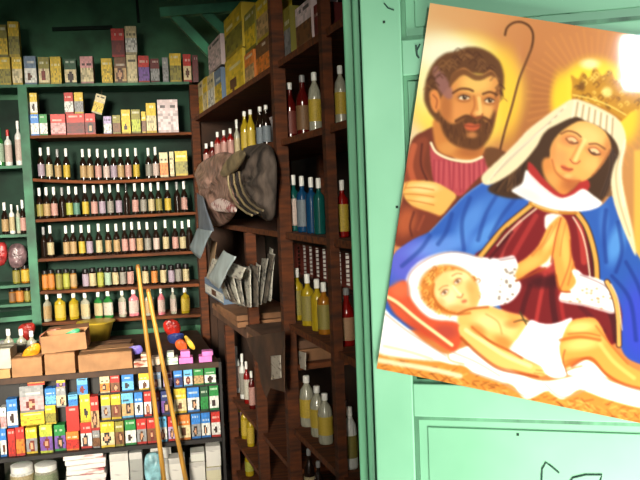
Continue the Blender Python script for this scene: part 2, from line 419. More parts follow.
def S3box(x0,x1,hp,tp,lw,lab):
    xa,z=bx('S3',x0,.04); xb,_=bx('S3',x1,.04); carton(((xa+xb)/2,YB+.04,z+.006),xb-xa,.06,hp*PX,tp,lw,lab,'cartons at the end of the uppermost bottle shelf')
S3box(160.5,168.5,24,'cream','orange','cream and orange carton beside bottles on the uppermost bottle shelf')
S3box(170.5,174.5,24,'cream','cream','narrow cream carton on the uppermost bottle shelf')
S3box(176,188,24,'yellow','olive','wide yellow carton at the end of the uppermost bottle shelf')
bottle_row('S4','the second bottle shelf',[(41,'olive',D,Wh),(48,'tan',D,Wh),(55,'pink',D,Wh),(63,None,D,'grey'),(70,'lime',D,Wh),(77,'teal',D,Wh),(86,'yellow',D,Wh),(95,'pink',D,Wh),(103,'lilac',D,Wh),(111,'grey',D,Wh),
 (119.5,'lilac',D,Wh),(127.5,None,D,'black'),(136,'pink',D,Wh),(144,'grey',D,Wh),(152,'cream',D,Wh),(159.5,'olive',D,Wh),(168.5,'yellow',D,Wh),(178,None,D,'grey'),(185,'pink',D,Wh)],'sauce',30,6.2,'bottles on the second bottle shelf')
bottle_row('S5','the third bottle shelf',[(45,None,D,'grey'),(51.5,'cream',D,Wh),(67,'tan',D,Wh),(74,'tan',D,Wh),(82.5,'yellow',D,Wh),(90.5,'lilac',D,Wh),(100,'cream',D,Wh),(109,'tan',D,Wh),(117.5,'tan',D,Wh),(125.5,'pink',D,Wh),(133,'pink',D,Wh),
 (140.5,'tan',D,Wh),(148.5,'grey',D,Wh),(157,'palepink',D,Wh),(166.5,'cream',D,Wh),(176,'pink',D,Wh),(183.5,'cream',D,Wh),(190,None,D,Wh)],'sauce',30,6.2,'bottles on the third bottle shelf')
bottle_row('S6','the jar shelf',[(45.5,'orange','amber','black'),(52,'orange','amber','black'),(60,'olive','olive','black'),(67,'lime','olive','black'),(74,'tan','amber','black'),(86.5,'lilac','dark','black'),(93.5,'cream','dark','black'),(101,'lime','olive','black'),
 (108.5,'mint','dark','black'),(116,'cream','dark','black'),(123.5,'grey','dark','black'),(131,'pink','dark','black'),(146,'cream','dark','black'),(155,'orange','dark','black'),(164,'cream','dark','black'),(172,'lilac','dark','black'),(179,'grey','dark','black'),(186.5,'cream','dark','black')],
 'jar',19,6.3,'jars on the jar shelf',noun='jar',cat='jar')
bottle_row('S7','the lowest bottle shelf',[(48.5,'tan','clear',Wh),(61,'yellow','yellow',Wh),(74.5,'yellow','yellow',Wh),(86,'cream','clear',Wh),(99,'cream','green',Wh),(109,'white','green',Wh),(123,'palepink','clear',Wh),(134.5,'palepink','pink',Wh),(150,'tan','clear',Wh),(162,'palepink','pink',Wh),(174,'palepink','clear',Wh),(186,'yellow','yellow',Wh)],
 'flat',26,10.0,'bottles on the lowest bottle shelf',flat=.6)
# ---- the green side unit at the far end
lu=empty('shelving_unit',(-1.0,YB,0)); tag(lu,'green painted shelving bay beside the tall brown unit, few bottles on it','shelving unit')
x0=bk(-45,200).x; x1=xl-.058
for key,a,b in (('A',(0,166),(28,165)),('B',(0,235),(28,234)),('C',(0,286),(30,284)),('E',(0,305),(30,303)),('G',(0,318),(32,315))):
    pl,pr=bk(*a),bk(*b); SH[key]=(pl,pr,0)
    child(shelf_board('shelf',pl,pr,x0,x1,M_shelf_green,.28,None,0,.03 if key=='G' else .018),lu)
up('upright',x0-.05,x0,M_shelf_green,2.36,par=lu)
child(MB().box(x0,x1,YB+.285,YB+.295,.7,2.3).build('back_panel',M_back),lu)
def one(kk,k,px,hpx,wpx,liq,lab,cap,label,dy=.07,group='bottles in the green side bay',flat=1.0,noun='bottle',cat='bottle'):
    x,z=bx(k,px,dy); bottle(kk,(x,YB+dy,z+.003),wpx*PX/2,hpx*PX,liq,lab,cap,label,group,flat=flat,name=noun,cat=cat)
one('flat','A',1.5,36,6.5,'green','mint','green','green bottle at the edge of the upper green side shelf')
one('flat','A',9.5,34,6.5,'white','palepink','red','white bottle with red cap on the upper green side shelf')
one('flat','A',20,42,6.5,'white','palepink','white','tall white bottle next to green post on upper side shelf')
one('sauce','B',6,30,6.5,'dark','tan','white','dark bottle with tan label on middle green side shelf')
one('flat','B',13,28,5,'white','cream','white','bright cream slim bottle on middle green side shelf')
one('flat','B',19.2,27,4,'clear','mint','white','slim pale mint bottle on middle green side shelf')
one('sauce','B',24,32,5.5,'dark','pink','white','dark bottle with pink label and white cap on middle green side shelf')
one('jar','C',17,16,7,'olive','olive','black','olive jar on lower green side shelf',noun='jar',cat='jar',group='jars in the green side bay')
one('jar','C',26,17,8,'amber','yellow','black','amber jar with yellow label on lower green side shelf',noun='jar',cat='jar',group='jars in the green side bay')
one('jar','E',13,13,6.5,'amber','brown','black','brown jar on lowest green side shelf',noun='jar',cat='jar',group='jars in the green side bay')
one('jar','E',20.5,14,7.5,'amber','orange','black','amber jar with orange label on lowest green side shelf',noun='jar',cat='jar',group='jars in the green side bay')
one('jar','E',28,13,6,'olive','olive','black','olive jar beside post on lowest green side shelf',noun='jar',cat='jar',group='jars in the green side bay')
M_film=mat('grey_pink_film',(120,95,98),rough=.35,var=.35,scale=22,bump=.5)
puff('plastic_bag',[bk(x,y,.04) for x,y in ((9,247),(20,243),(27,250),(26,263),(20,268),(10,266))],Vector((0,-1,0)),.04,M_film,'dull pink plastic bag stuffed in the green side bay','bag')
puff('plastic_bag',[bk(x,y,.04) for x,y in ((-2,244),(6,243),(8,256),(4,265),(-3,264))],Vector((0,-1,0)),.03,mat('red_film',(140,40,40),rough=.4,var=.5,scale=25,bump=.4),'red and white plastic bag in the green side bay','bag')
# ================================================================== low display rack
Z_low=dp(110,448).z; Z_mid=dp(115,420).z; Z_top3=dp(115,393).z; Z_bench=dp(115,370).z; Z_floor_shelf=.07
xdl=dp(-30,400).x; xdr=dp(221,400).x
M_rack=mat('black_rack_metal',(38,34,32),rough=.6,var=.3,scale=8)
rack=empty('display_rack',(-.4,YD,0)); tag(rack,'low dark display rack packed with small colourful hair dye cartons','display rack')
def rk(mb,name,m=M_rack): return child(mb.build(name,m),rack)
DD=.12
def trap(y1,z0,z1,y0=None):
    y0=YD if y0 is None else y0; mb=MB(); e=lambda y: min(xdr,RO.x+(YB-y)*(-RD.x/RD.y)-.035)
    return mb.hexa([(xdl,y0,z0),(e(y0),y0,z0),(e(y1),y1,z0),(xdl,y1,z0),(xdl,y0,z1),(e(y0),y0,z1),(e(y1),y1,z1),(xdl,y1,z1)])
rk(trap(YB-.02,Z_bench-.03,Z_bench),'top_board',mat('dark_bench_wood',(66,44,30),rough=.7,var=.3))
rk(MB().box(xdl,xdr,YD-.01,YD+DD,Z_low-.02,Z_low),'shelf')
rk(trap(YD+.3,Z_floor_shelf-.02,Z_floor_shelf,YD-.02),'shelf')
xm=dp(100,430).x
rk(MB().box(xm,xdr,YD+.012,YD+DD,Z_mid-.008,Z_mid),'shelf'); rk(MB().box(xm,xdr,YD+.012,YD+DD,Z_top3-.008,Z_top3),'shelf')
rk(MB().box(xdl,xdr-.02,YD+DD,YD+DD+.012,Z_low-.03,Z_bench-.03),'back_panel')
rk(MB().box(xdr-.004,xdr+.010,YD-.01,YD+.10,0,Z_bench),'side_panel'); rk(MB().box(xdl-.02,xdl,YD-.01,YD+.6,0,Z_bench),'side_panel')
PXD=(EYE-dp(115,410)).length/F
boxes=[ # x0,x1,y0,y1,top,low,style (photo pixels)
 # lower left heap
 (-8,-1,430,459,'blue','white','motif'),(0,6.5,432,459,'blue','white','motif'),(8,15.5,431,457,'red','red','print'),(16,25,430,457,'red','orange','print'),(25.5,37,431,456,'yellow','grey','portrait'),(40,53,428,455,'lime','purple','portrait'),(54,65.5,427,452,'green','purple','portrait'),
 (66,79,433,451,'orange','red','print'),(80.5,92,424,449,'red','white','portrait'),(92.5,100,430,447,'grey','brown','print'),
 (0,6.5,411,431,'white','pink','print'),(7,18,403,430,'blue','white','motif'),(20,44,417,430,'yellow','yellow','print'),(45,56,409,427,'yellow','olive','print'),(57,67,408,427,'grey','cream','portrait'),(66.5,79.5,412,436,'red','red','plain'),(80,90.5,397,424,'yellow','yellow','motif'),(91,99.5,395,428,'red','tan','portrait'),
 (20,44,391,416,'grey','pink','portrait'),(45,56,392,408,'blue','skyblue','print'),(57.5,66.5,399,415,'yellow','purple','portrait'),(68,77.5,399,410,'skyblue','blue','print'),
 (27,44.5,379,390,'orange','red','print'),(54,63.5,379,399,'green','palepink','portrait'),(64,75,377,398,'yellow','lime','motif'),(76.5,87.5,377,396,'skyblue','blue','motif'),
 # right hand tiers
 (101,115,419,447,'yellow','cream','portrait'),(115.5,124.5,422,446,'olive','brown','portrait'),(125.5,136.5,420,445,'green','white','motif'),(137.2,147,418,444,'red','grey','portrait'),(147.5,157,418,443,'red','brown','portrait'),(159,167.5,416,441,'skyblue','white','portrait'),(168.5,176,416,440,'red','lilac','portrait'),
 (178.5,191,414,439,'orange','cream','motif'),(192,201.5,411,438,'blue','grey','portrait'),(202,211,411,437,'blue','white','portrait'),(212,221,410,436,'red','white','motif'),
 (101.5,111,396,421,'yellow','grey','portrait'),(111.5,121.5,395,420,'yellow','brown','portrait'),(122,134,394,419,'skyblue','tan','portrait'),(135,143.5,394,418,'blue','white','motif'),(144.5,152,393,417,'red','white','portrait'),(153,160.5,393,416,'darkred','purple','portrait'),(161.5,172.5,392,415,'navy','purple','portrait'),
 (174.5,187,390,414,'yellow','cream','motif'),(188,200,389,413,'blue','white','portrait'),(201,209,387,412,'darkgreen','green','print'),(210,219.5,386,411,'green','white','motif'),
 (100,110,373,395,'cream','orange','portrait'),(110.5,120,371,394,'red','brown','portrait'),(122,134,370,393,'blue','skyblue','motif'),(139,149.5,369,391,'yellow','white','motif'),(152.5,161.5,369,390,'bluegrey','grey','portrait'),(163.5,172.5,368,389,'darkred','lilac','portrait'),
 (174,183,367,388,'blue','navy','portrait'),(184,193,366,387,'skyblue','white','portrait'),(194,204,365,386,'green','tan','print'),(205,216.5,363,386,'green','white','motif'),
]
placed=[]; rows={}
for it in sorted(boxes,key=lambda b:-b[3]):
    x0,x1,y0,y1,tp,lw,st=it
    a=dp(x0,y1); b=dp(x1,y1); h=(y1-y0)*PXD*.985; zt=dp(x0,y1).z
    if x0>=100: z=min((Z_low,Z_mid,Z_top3),key=lambda q:abs(q-(a.z+b.z)/2)); row={Z_low:'bottom',Z_mid:'middle',Z_top3:'top'}[z]; z+=.001
    else:
        z=Z_low
        for (c0,c1,ct) in placed:
            if min(b.x,c1)-max(a.x,c0)>.004: z=max(z,ct)
        z+=.001; row='bottom' if y1>440 else 'third' if y1<401 and y0<385 else 'middle'
    if x0<100: placed.append((a.x,b.x,z+h))
    if row=='top' or x0>=100: h=min(h,(Z_mid-Z_low-.012) if row=='bottom' else (Z_top3-Z_mid-.012) if row=='middle' else (Z_bench-.03-Z_top3-.004))
    else: h=min(h,Z_bench-.032-z)
    rows.setdefault((x0>=100,row),[]).append((x0,a.x,b.x,z,h,tp,lw,st))
for (rt_,row),lst in rows.items():
    lst.sort()
    for i,(x0,xa,xb,z,h,tp,lw,st) in enumerate(lst):
        place=(f'{row} tier of the rack' if rt_ else {'bottom':'bottom layer of display heap','middle':'middle layer of display heap','third':'upper layer of display heap'}[row])
        carton(((xa+xb)/2,YD+.012+(R_.uniform(0,.006) if rt_ else R_.uniform(0,.02)),z),xb-xa-.002,.055,h,tp,lw,f'small {two(tp,lw)} carton, {ORD[i]} from left on {place}','hair dye cartons in the display rack',style=st,rz=R_.uniform(-.02,.02) if rt_ else R_.uniform(-.06,.06),name='dye_carton')
# --- below the rack shelf
def lo(px,py,dy): return dp(px,py,dy)
def jarlow(px,wpx,ytop,dy,liq,lab,cap,label):
    p=lo(px,ytop,dy); h=p.z-Z_floor_shelf-.001
    bottle('jar',(p.x,p.y,Z_floor_shelf+.001),wpx*PXD/2,h,liq,lab,cap,label,None,name='jar',cat='jar')
jarlow(21.5,21,464,.05,'white','cream','white','big white plastic jar under the display rack')
jarlow(45.5,21,463,.06,'clear','palegreen','white','big grey-green plastic jar under the display rack')
M_pk=text_mat('white_packet_paper',(238,232,226),(205,120,120),scale=30,thr=.60)
zz=Z_floor_shelf+.001; c=lo(85,470,.08)
npk=7; ztop=lo(85,454,.08).z; dz=(ztop-zz)/npk
for i in range(npk):
    mb=MB(); wj=.105+R_.uniform(-.008,.008); T=Matrix.Translation((c.x+R_.uniform(-.008,.008),c.y,zz))@Matrix.Rotation(R_.uniform(-.12,.12),4,'Z')
    mb.box(-wj,wj,0,.14,0,dz-.002,T=lambda v,T=T: T@v); o=mb.build('paper_packet',M_pk,bevel=.004)
    tag(o,f'white and pink paper packet, {ORD[npk-1-i]} from the top of the stack under the rack','packet','stacked packets under the display rack'); zz+=dz
M_wb=text_mat('white_carton_card',(226,222,214),(150,140,140),scale=26,thr=.64)
def lowbox(x0,x1,y0,dy,label,m=M_wb,dep=.09,zb=None):
    a=lo(x0,y0,dy); b=lo(x1,y0,dy); z0=(Z_floor_shelf+.001) if zb is None else zb
    e=empty('white_carton',((a.x+b.x)/2,a.y,z0)); tag(e,label,'carton','plain cartons under the display rack'); w=(b.x-a.x)/2-.001; h=a.z-z0
    MB().box(-w,w,0,dep,0,h).build('body',m,e,bevel=.002)
    MB().box(-w*.98,w*.98,-.0015,0,h*.80,h*.985).build('lid_flap',mat('card_flap',(206,202,196),rough=.7,var=.08),e)
    return a.z
lowbox(109,128,455,.02,'plain white carton beside the packet stack under the rack')
lowbox(128.5,142,453,.05,'grey carton behind the blue packet under the rack',text_mat('grey_card',(165,165,160),(120,120,120),scale=26,thr=.62))
zt=lowbox(147,172,461,.07,'wide white carton under the rack, behind the wooden pole')
lowbox(150,171,449,.08,'white carton standing on the wide carton under the rack',zb=zt+.001)
lowbox(168,185,459,-.0,'white carton with green spot in front under the rack')
zt=lowbox(189,205,463,.02,'low white carton near the rack side panel')
lowbox(190,204.5,453,.03,'white carton with green band on the low carton',text_mat('green_print_card',(222,222,212),(70,140,70),scale=14,thr=.6),zb=zt+.001)
zt=lowbox(206,221,468,.0,'yellowish white carton at the rack side panel, lower of two',text_mat('yellow_print_card',(220,212,180),(190,170,90),scale=14,thr=.58))
lowbox(205.5,220.5,447,.01,'large white carton at the rack side panel, upper of two',zb=zt+.001)
lightp=[lo(x,y,-.005) for x,y in ((145,455),(158,453),(162,466),(160,481),(146,482))]
puff('plastic_packet',lightp,Vector((0,-1,0)),.02,mat('light_blue_film',(140,190,200),rough=.35,var=.35,scale=16,bump=.3),'light blue plastic packet under the rack behind the pole','packet')
# --- clutter on the bench top
M_card=mat('brown_cardboard',(170,124,84),rough=.85,var=.14,scale=10)
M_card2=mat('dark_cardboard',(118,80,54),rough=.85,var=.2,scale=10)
def cbox(x0,x1,y0,y1,dy,dep,label,zb=Z_bench,tilt=0,m=M_card,open_=False,name='cardboard_box'):
    a=dp(x0,y1,dy); b=dp(x1,y1,dy); h=(y1-y0)*PXD; w=(b.x-a.x)/2
    e=empty(name,((a.x+b.x)/2,a.y,zb+.001)); e.rotation_euler=(0,tilt,0); tag(e,label,'box')
    if open_:
        t=.004; mb=MB().box(-w,w,0,t,0,h).box(-w,w,dep-t,dep,0,h).box(-w,-w+t,t,dep-t,0,h).box(w-t,w,t,dep-t,0,h).box(-w,w,t,dep-t,0,t)
        mb.build('body',m,e)
        MB().hexa([(-w,dep,h),(w,dep,h),(w,dep+.003,h),(-w,dep+.003,h),(-w*.9,dep+.05,h+.012),(w*.95,dep+.05,h+.014),(w*.95,dep+.053,h+.014),(-w*.9,dep+.053,h+.012)]).build('flap',M_card2,e)
    else:
        MB().box(-w,w,0,dep,0,h).build('body',m,e,bevel=.003)
        MB().box(-w*.985,w*.985,.004,dep*.48,h+.0005,h+.003).build('flap',m,e); MB().box(-w*.985,w*.985,dep*.52,dep-.004,h+.0005,h+.003).build('flap',m,e)
    return e,zb+.001+h
_,z1=cbox(12.5,43,364,381,-.0,.16,'closed brown cardboard box at the front edge of the rack top')
_,z2=cbox(45.5,76,360,379,-.0,.16,'brown cardboard box carrying the open box of plastic bags')
eo,z3=cbox(42.5,88,347,363,.02,.17,'open cardboard box holding blue and green plastic bags',zb=z2+.006,tilt=-.05,open_=True)
cbox(79,133,357,373,-.0,.22,'wide flat cardboard box beside the wooden poles',tilt=-.012)
cbox(90,131,338,352,.28,.15,'dark brown cardboard box behind the wide flat box',m=M_card2)
M_crate=mat('off_white_tub',(188,180,160),rough=.5,var=.12)
e,zq=cbox(-14,11.5,353,371,.0,.16,'off-white tub at the edge of the rack top',zb=Z_bench+.05,m=M_crate,name='storage_tub')
cbox(-14,10,372,384,.0,.15,'tan cardboard box beneath the off-white tub',m=mat('tan_card',(190,150,96),rough=.8,var=.12)) if False else None
e2=MB(); a=dp(-14,371,0); b=dp(10,371,0); e2.box(a.x,b.x,a.y,a.y+.15,Z_bench+.001,Z_bench+.049); tag(e2.build('cardboard_tray',mat('tan_card',(190,150,96),rough=.8,var=.12),bevel=.003),'tan cardboard tray beneath the off-white tub','tray')
FW=Vector((0,-.8,.6)).normalized()
def film(name,c,**k): return mat(name,c,rough=.35,var=.3,scale=22,bump=.4,**k)
def bag(px,dy,th,m,label,cat='bag',name='plastic_bag',group=None,ground=False):
    if ground:
        q=max(px,key=lambda p:p[1]); dy=0
        while dy<.85 and dp(q[0],q[1],dy).z>Z_bench+.012: dy+=.01
        th=min(th,.03)
    return puff(name,[dp(x,y,dy) for x,y in px],FW,th,m,label,cat,group)
bag(((24,352),(34,344),(41,345),(39,353),(30,360),(22,359)),.07,.03,film('orange_film',(225,150,30)),'orange plastic bag beside the open cardboard box')
bag(((40,336),(52,329),(63,329),(60,338),(48,344),(40,345)),.22,.04,film('salmon_film',(165,105,80)),'salmon brown cloth bag behind the open cardboard box')
bag(((46,346),(58,341),(68,338),(69,345),(56,348),(47,349)),.06,.018,film('blue_film',(40,60,185)),'blue plastic bag in the open cardboard box')
bag(((52,341),(66,334),(78,328),(80,332),(70,338),(56,345)),.09,.018,film('green_film',(70,180,120)),'green plastic bag in the open cardboard box')
bag(((68,340),(78,334),(87,338),(87,345),(74,347)),.075,.018,film('pale_film',(170,185,180)),'pale clear plastic bag in the open cardboard box')
bag(((128,348),(140,345),(143,350),(140,354),(129,354)),.10,.02,film('violet_film',(120,105,190)),'violet packet on the rack top beside the poles','packet','plastic_packet')
bag(((163,323),(172,319),(180,324),(180,333),(172,337),(165,332)),.32,.05,film('red_cloth',(185,40,30)),'red cloth bundle on the bench','cloth','cloth_bundle',ground=True)
bag(((167,336),(176,334),(184,334),(180,343),(170,343)),.2,.03,film('blue_cloth',(55,70,140)),'blue cloth bundle below the red bundle','cloth','cloth_bundle',ground=True)
bag(((175,342),(182,339),(187,345),(186,351),(177,349)),.1,.025,film('orange_red_film',(225,95,45)),'orange red packet beside the yellow packet on the bench','packet','plastic_packet')
bag(((184,337),(188,337),(195,346),(194,350),(189,347)),.09,.018,film('yellow_film',(235,180,60)),'slim yellow packet leaning on the orange red packet','packet','plastic_packet')
def slab(px0,px1,y0,y1,dy,dep,zb,m,label,name='soap_box',cat='box',group=None):
    a=dp(px0,y1,dy); b=dp(px1,y1,dy); h=(y1-y0)*PXD
    o=MB().box(a.x,b.x,a.y,a.y+dep,zb+.001,zb+h).build(name,m,bevel=.002); tag(o,label,cat,group); return zb+h
mp_=mat('bright_pink_card',(232,130,205),rough=.6,var=.1); mw_=text_mat('mint_white_card',(220,230,215),(110,170,120),scale=40,thr=.58); mo_=text_mat('brown_white_card',(225,205,180),(150,70,50),scale=40,thr=.55)
q=slab(179,193,356,362,.01,.07,Z_bench,mp_,'bright pink packet on the rack top, bottom of a pair',group='bright pink packets on the rack top'); slab(180.5,190,349,355,.015,.06,q,mp_,'bright pink packet lying on top of another pink packet',group='bright pink packets on the rack top')
q=slab(199,212,353,359,.01,.07,Z_bench,mp_,'bright pink packet near the rack side, bottom of a pair',group='bright pink packets on the rack top'); slab(202,213,348,352.5,.01,.06,q,mp_,'bright pink packet near the rack side, top of a pair',group='bright pink packets on the rack top')
q=slab(166,178,357,364,.01,.07,Z_bench,mw_,'mint and white small box on the rack top'); slab(167,174,352,357,.02,.06,q,mw_,'white small box lying on the mint and white box')
q=slab(134,148,361,367,.01,.07,Z_bench,mo_,'white and brown small box by the wooden poles, bottom one'); slab(141,147,355,361,.02,.06,q,mo_,'little brown and white box stacked by the wooden poles')
slab(152,160,357,365,.03,.06,Z_bench,mo_,'brown and white small box between the two poles')
# yellow basin on the bench
p=bk(95,322,-.16); bs=empty('plastic_basin',(p.x,p.y+.05,Z_bench)); tag(bs,'wide yellow-olive plastic basin behind the cardboard boxes','basin')
R0=.112; hb=p.z-Z_bench
MB().lathe([(R0*.7,0.001),(R0*.97,hb*.92),(R0*.94,hb*.92),(R0*.66,.012)],24).build('bowl',mat('olive_plastic',(170,140,45),rough=.4,var=.15),bs,smooth=True)
MB().lathe([(R0*.96,hb*.90),(R0*1.08,hb*.93),(R0*1.09,hb*.98),(R0*.98,hb)],24).build('rim',mat('yellow_plastic',(225,190,60),rough=.4,var=.1),bs,smooth=True)
# white capped bottles on the bench of the green side bay
for i,(px,yt,yb) in enumerate(((9.5,329,352),(22,329,349),(32,331,347))):
    pp=dp(px,yb,.35); bottle('flat',(pp.x,pp.y,Z_bench+.001),.027,dp(px,yt,.35).z-Z_bench,'clear','grey','white',f'clear bottle with white cap, {ORD[i]} from left behind the orange bag','bottles on the bench',flat=.7)
bag(((-2,343),(6,339),(12,345),(13,354),(2,356),(-3,352)),.2,.03,film('clear_grey_film',(120,120,118)),'grey see-through plastic bag behind the off-white tub',ground=True)
bag(((18,328),(26,323),(35,324),(34,334),(28,341),(20,336)),.42,.04,film('dark_red_film',(150,40,32)),'dark red plastic bag under the green side shelf',ground=True)
# two wooden poles leaning at the rack
M_pole=mat('yellow_varnished_pole',(205,150,62),rough=.35,var=.2,scale=6,stretch=(8,8,.6))
def pole(pa,pb,d0,d1,label):
    a=hit(*pa,Vector((0,YD+d0,0)),NY); b=hit(*pb,Vector((0,YD+d1,0)),NY); d=(b-a); b2=a+d*((a.z-.006)/(a.z-b.z))
    e=empty('broom_pole',(b2.x,b2.y,0)); tag(e,label,'pole','wooden poles leaning on the display rack')
    mb=MB().tube([b2,b2.lerp(a,.5),a],[.0125,.012,.011],10); child(mb.build('shaft',M_pole,smooth=True),e)
    dv=(a-b2).normalized(); child(MB().tube([a+dv*.0005,a+dv*.012,a+dv*.018],[.0113,.0105,.005],10).build('tip',mat('pole_tip',(165,110,45),rough=.4),smooth=True),e)
pole((138,268),(163.7,478),-.05,-.10,'long yellow wooden pole standing higher, the one crossing jar shelf')
pole((148.5,292),(185.5,478),-.045,-.12,'yellow wooden pole leaning lower beside the taller pole')
# ================================================================== right-hand shelving
ru=empty('shelving_unit',tuple(RP(1.7,0,0)),RROT); tag(ru,'long brown wooden shelving along the side wall, running towards the green door','shelving unit')
TE=3.45
def rp(mb,name,m): return child(mb.build(name,m),ru)
ZS=[rt(285,y)[1] for y in (56,138,232.5,322,420)]; ZS.append(.36)
print('right shelves',[round(z,3) for z in ZS])
for z in ZS:
    mb=MB(); rbox(mb,(.10 if z in ZS[:3] else 2.13),TE,.002,.45,z-.024,z); rp(mb,'shelf',M_woodh)
ZF=[rt(240,330)[1],rt(240,407)[1],rt(240,446)[1],rt(240,478)[1]]
for z in ZF:
    mb=MB(); rbox(mb,.62,2.13,.002,.45,z-.022,z); rp(mb,'shelf',M_woodh)
for t,w_,z0,z1,s0,s1 in ((.13,.036,0,2.11,-.018,.03),(.91,.036,0,ZF[0]-.022,-.018,.03),(1.52,.036,ZF[0],ZS[2]-.024,-.018,.03),(1.60,.036,0,ZF[0]-.022,-.018,.03),
  (.91,.036,ZS[2],2.13,.36,.40),(1.52,.036,ZS[2],2.13,.36,.40),(2.13,.044,0,2.75,-.018,.03),(2.705,.034,0,2.75,-.012,.02),(3.35,.045,0,2.75,-.018,.03)):
    mb=MB(); rbox(mb,t-w_/2,t+w_/2,s0,s1,z0,z1); rp(mb,'upright',M_wood)
mb=MB(); rbox(mb,.082,.097,.0,.44,0,2.10); rp(mb,'side_panel',M_backbrown)  # added dark sheet, hides the bright back wall beyond the open end
mb=MB(); rbox(mb,.60,.618,.0,.45,0,ZF[0]+.03); rp(mb,'side_panel',M_backbrown)  # second added panel, keeps the low far bay dark
def rb(kind,px,yb,yt,wpx,liq,lab,cap,zs,label,group,s=.055,flat=1.0):
    p=rpt(px,yb,s); sc=(p-EYE).dot(_f)/F; s=max(s,wpx*sc/2*1.06+.033); t,z=rt(px,yb,s)
    bottle(kind,RP(t,s,zs+.001),wpx*sc/2,(yb-yt)*sc,liq,lab,cap,label,group,flat=flat,rz=RROT)
G='bottles on the side wall shelving'
for i,(px,l,c,lb) in enumerate(((206.5,'darkred','white','pink'),(212.3,'darkred','white','darkred'))): rb('sauce',px,151,131,7,l,lb,c,ZS[1],f'dark red bottle beside the bright red bottles, {ORD[i]} from the far end',G)
for i,px in enumerate((218,224.5,231)): rb('flat',px,149,121,7,'red','pink','white',ZS[1],f'bright red bottle with white cap, {ORD[i]} from the far end of side shelf',G)
rb('sauce',237.5,147,112,6,'clear','cream','white',ZS[1],'cream slim bottle between red and yellow bottles on side shelf',G)
for i,px in enumerate((245.5,251.5)): rb('liquor',px,143,102,9,'yellow','yellow','white',ZS[1],f'tall yellow bottle on side shelf, {ORD[i]} after the slim cream bottle',G)
for i,px in enumerate((261,267)): rb('liquor',px,140,99,9,'dark','bluegrey','white',ZS[1],f'dark bottle with blue-grey label before the upright, {ORD[i]} after yellow bottles',G)
rb('liquor',291,131,74,13,'darkred','darkred','white',ZS[1],'dark red bottle just past the upright on the upper side shelf',G)
rb('liquor',304,132,71,14,'darkred','brown','grey',ZS[1],'dark bottle beside the clear yellow-labelled bottle on upper side shelf',G)
rb('jug',316,131,71,13,'clear','yellow','white',ZS[1],'clear bottle with yellow label leaning by upright, upper side shelf',G)
rb('jug',342,131,72,12,'clear','yellow','white',ZS[1],'clear yellow-labelled bottle half hidden behind the door, upper side shelf',G)
for i,(px,l,lb) in enumerate(((295.5,'teal','palepink'),(304,'blue','bluegrey'),(313,'blue',None),(320.5,'teal',None))): rb('flat',px,240,184,12,l,lb,'white',ZS[2],f'{"teal" if l=="teal" else "blue"} bottle with white cap on middle side shelf, {ORD[i]} from the upright','blue and teal bottles on the middle side shelf')
rb('flat',344,247,190,12,'red','yellow','white',ZS[2],'red bottle half hidden behind the door, middle side shelf',G)
for i,(px,l,lb) in enumerate(((298.5,'yellow','olive'),(309,'yellow','olive'),(318.5,'yellow',None),(325,'amber','olive'))): rb('flat',px,329,277,13.5,l,lb,'white',ZS[3],f'yellow bottle with pale cap on lower side shelf, {ORD[i]} from the upright','yellow bottles on the side shelving')
rb('liquor',348,348,290,15,'red','skin','grey',ZS[3],'red bottle with picture label near the door, below lattice',G)
rb('liquor',340.5,342,285,10,'dark','grey','white',ZS[3],'dark bottle with white cap behind the red picture bottle',G)
for i,px in enumerate((308,318,325.5)): rb('jug',px,424,373,15,'clear','yellow','white',ZS[4],f'clear bottle with yellow label on low side shelf, {ORD[i]} from the upright','clear bottles on the low side shelf')
rb('jug',351,456,394,14,'white','olive','white',ZS[4],'white bottle with olive label beside the door edge',G)
for i,px in enumerate((341,347)): rb('liquor',px,440,388,9,'dark','grey','grey',ZS[4],f'dark bottle with grey label behind the white bottle, {ORD[i]} from far end',G,s=.10)
for i,px in enumerate((311,320)): rb('liquor',px,510,456,11,'dark','cream','grey',ZS[5],f'dark bottle with cream neck band on lowest side shelf, {ORD[i]} from upright','dark bottles on the lowest side shelf')
for i,(px,l,lb,yt) in enumerate(((238.5,'white','palepink',360),(244,'white','grey',361),(248,'red','white',364),(252.6,'darkred','pink',368))): rb('flat',px,406,yt,6.5,l,lb,'white',ZF[1],f'{"white" if l=="white" else "red"} bottle in the low far bay, {ORD[i]} from far end','bottles in the low far bay')
for i,px in enumerate((240,245.5,251)): rb('flat',px,443,410,7.5,'yellow','yellow' if i else 'pink','white',ZF[2],f'yellow bottle in the low far bay under the white ones, {ORD[i]} from far end','yellow bottles in the low far bay')
rb('jug',250,477,450,9,'yellow','lime','yellow' if False else 'white',ZF[3],'yellow bottle standing lowest in the far bay',G)
for i,px in enumerate((224,229.5,236)): rb('liquor',px,250,232,6,'green','darkgreen','green',ZS[3] if False else ZS[2]-.28,f'dark green bottle behind the newspapers, {ORD[i]} from far end','green bottles behind newspapers',s=.2) if False else None
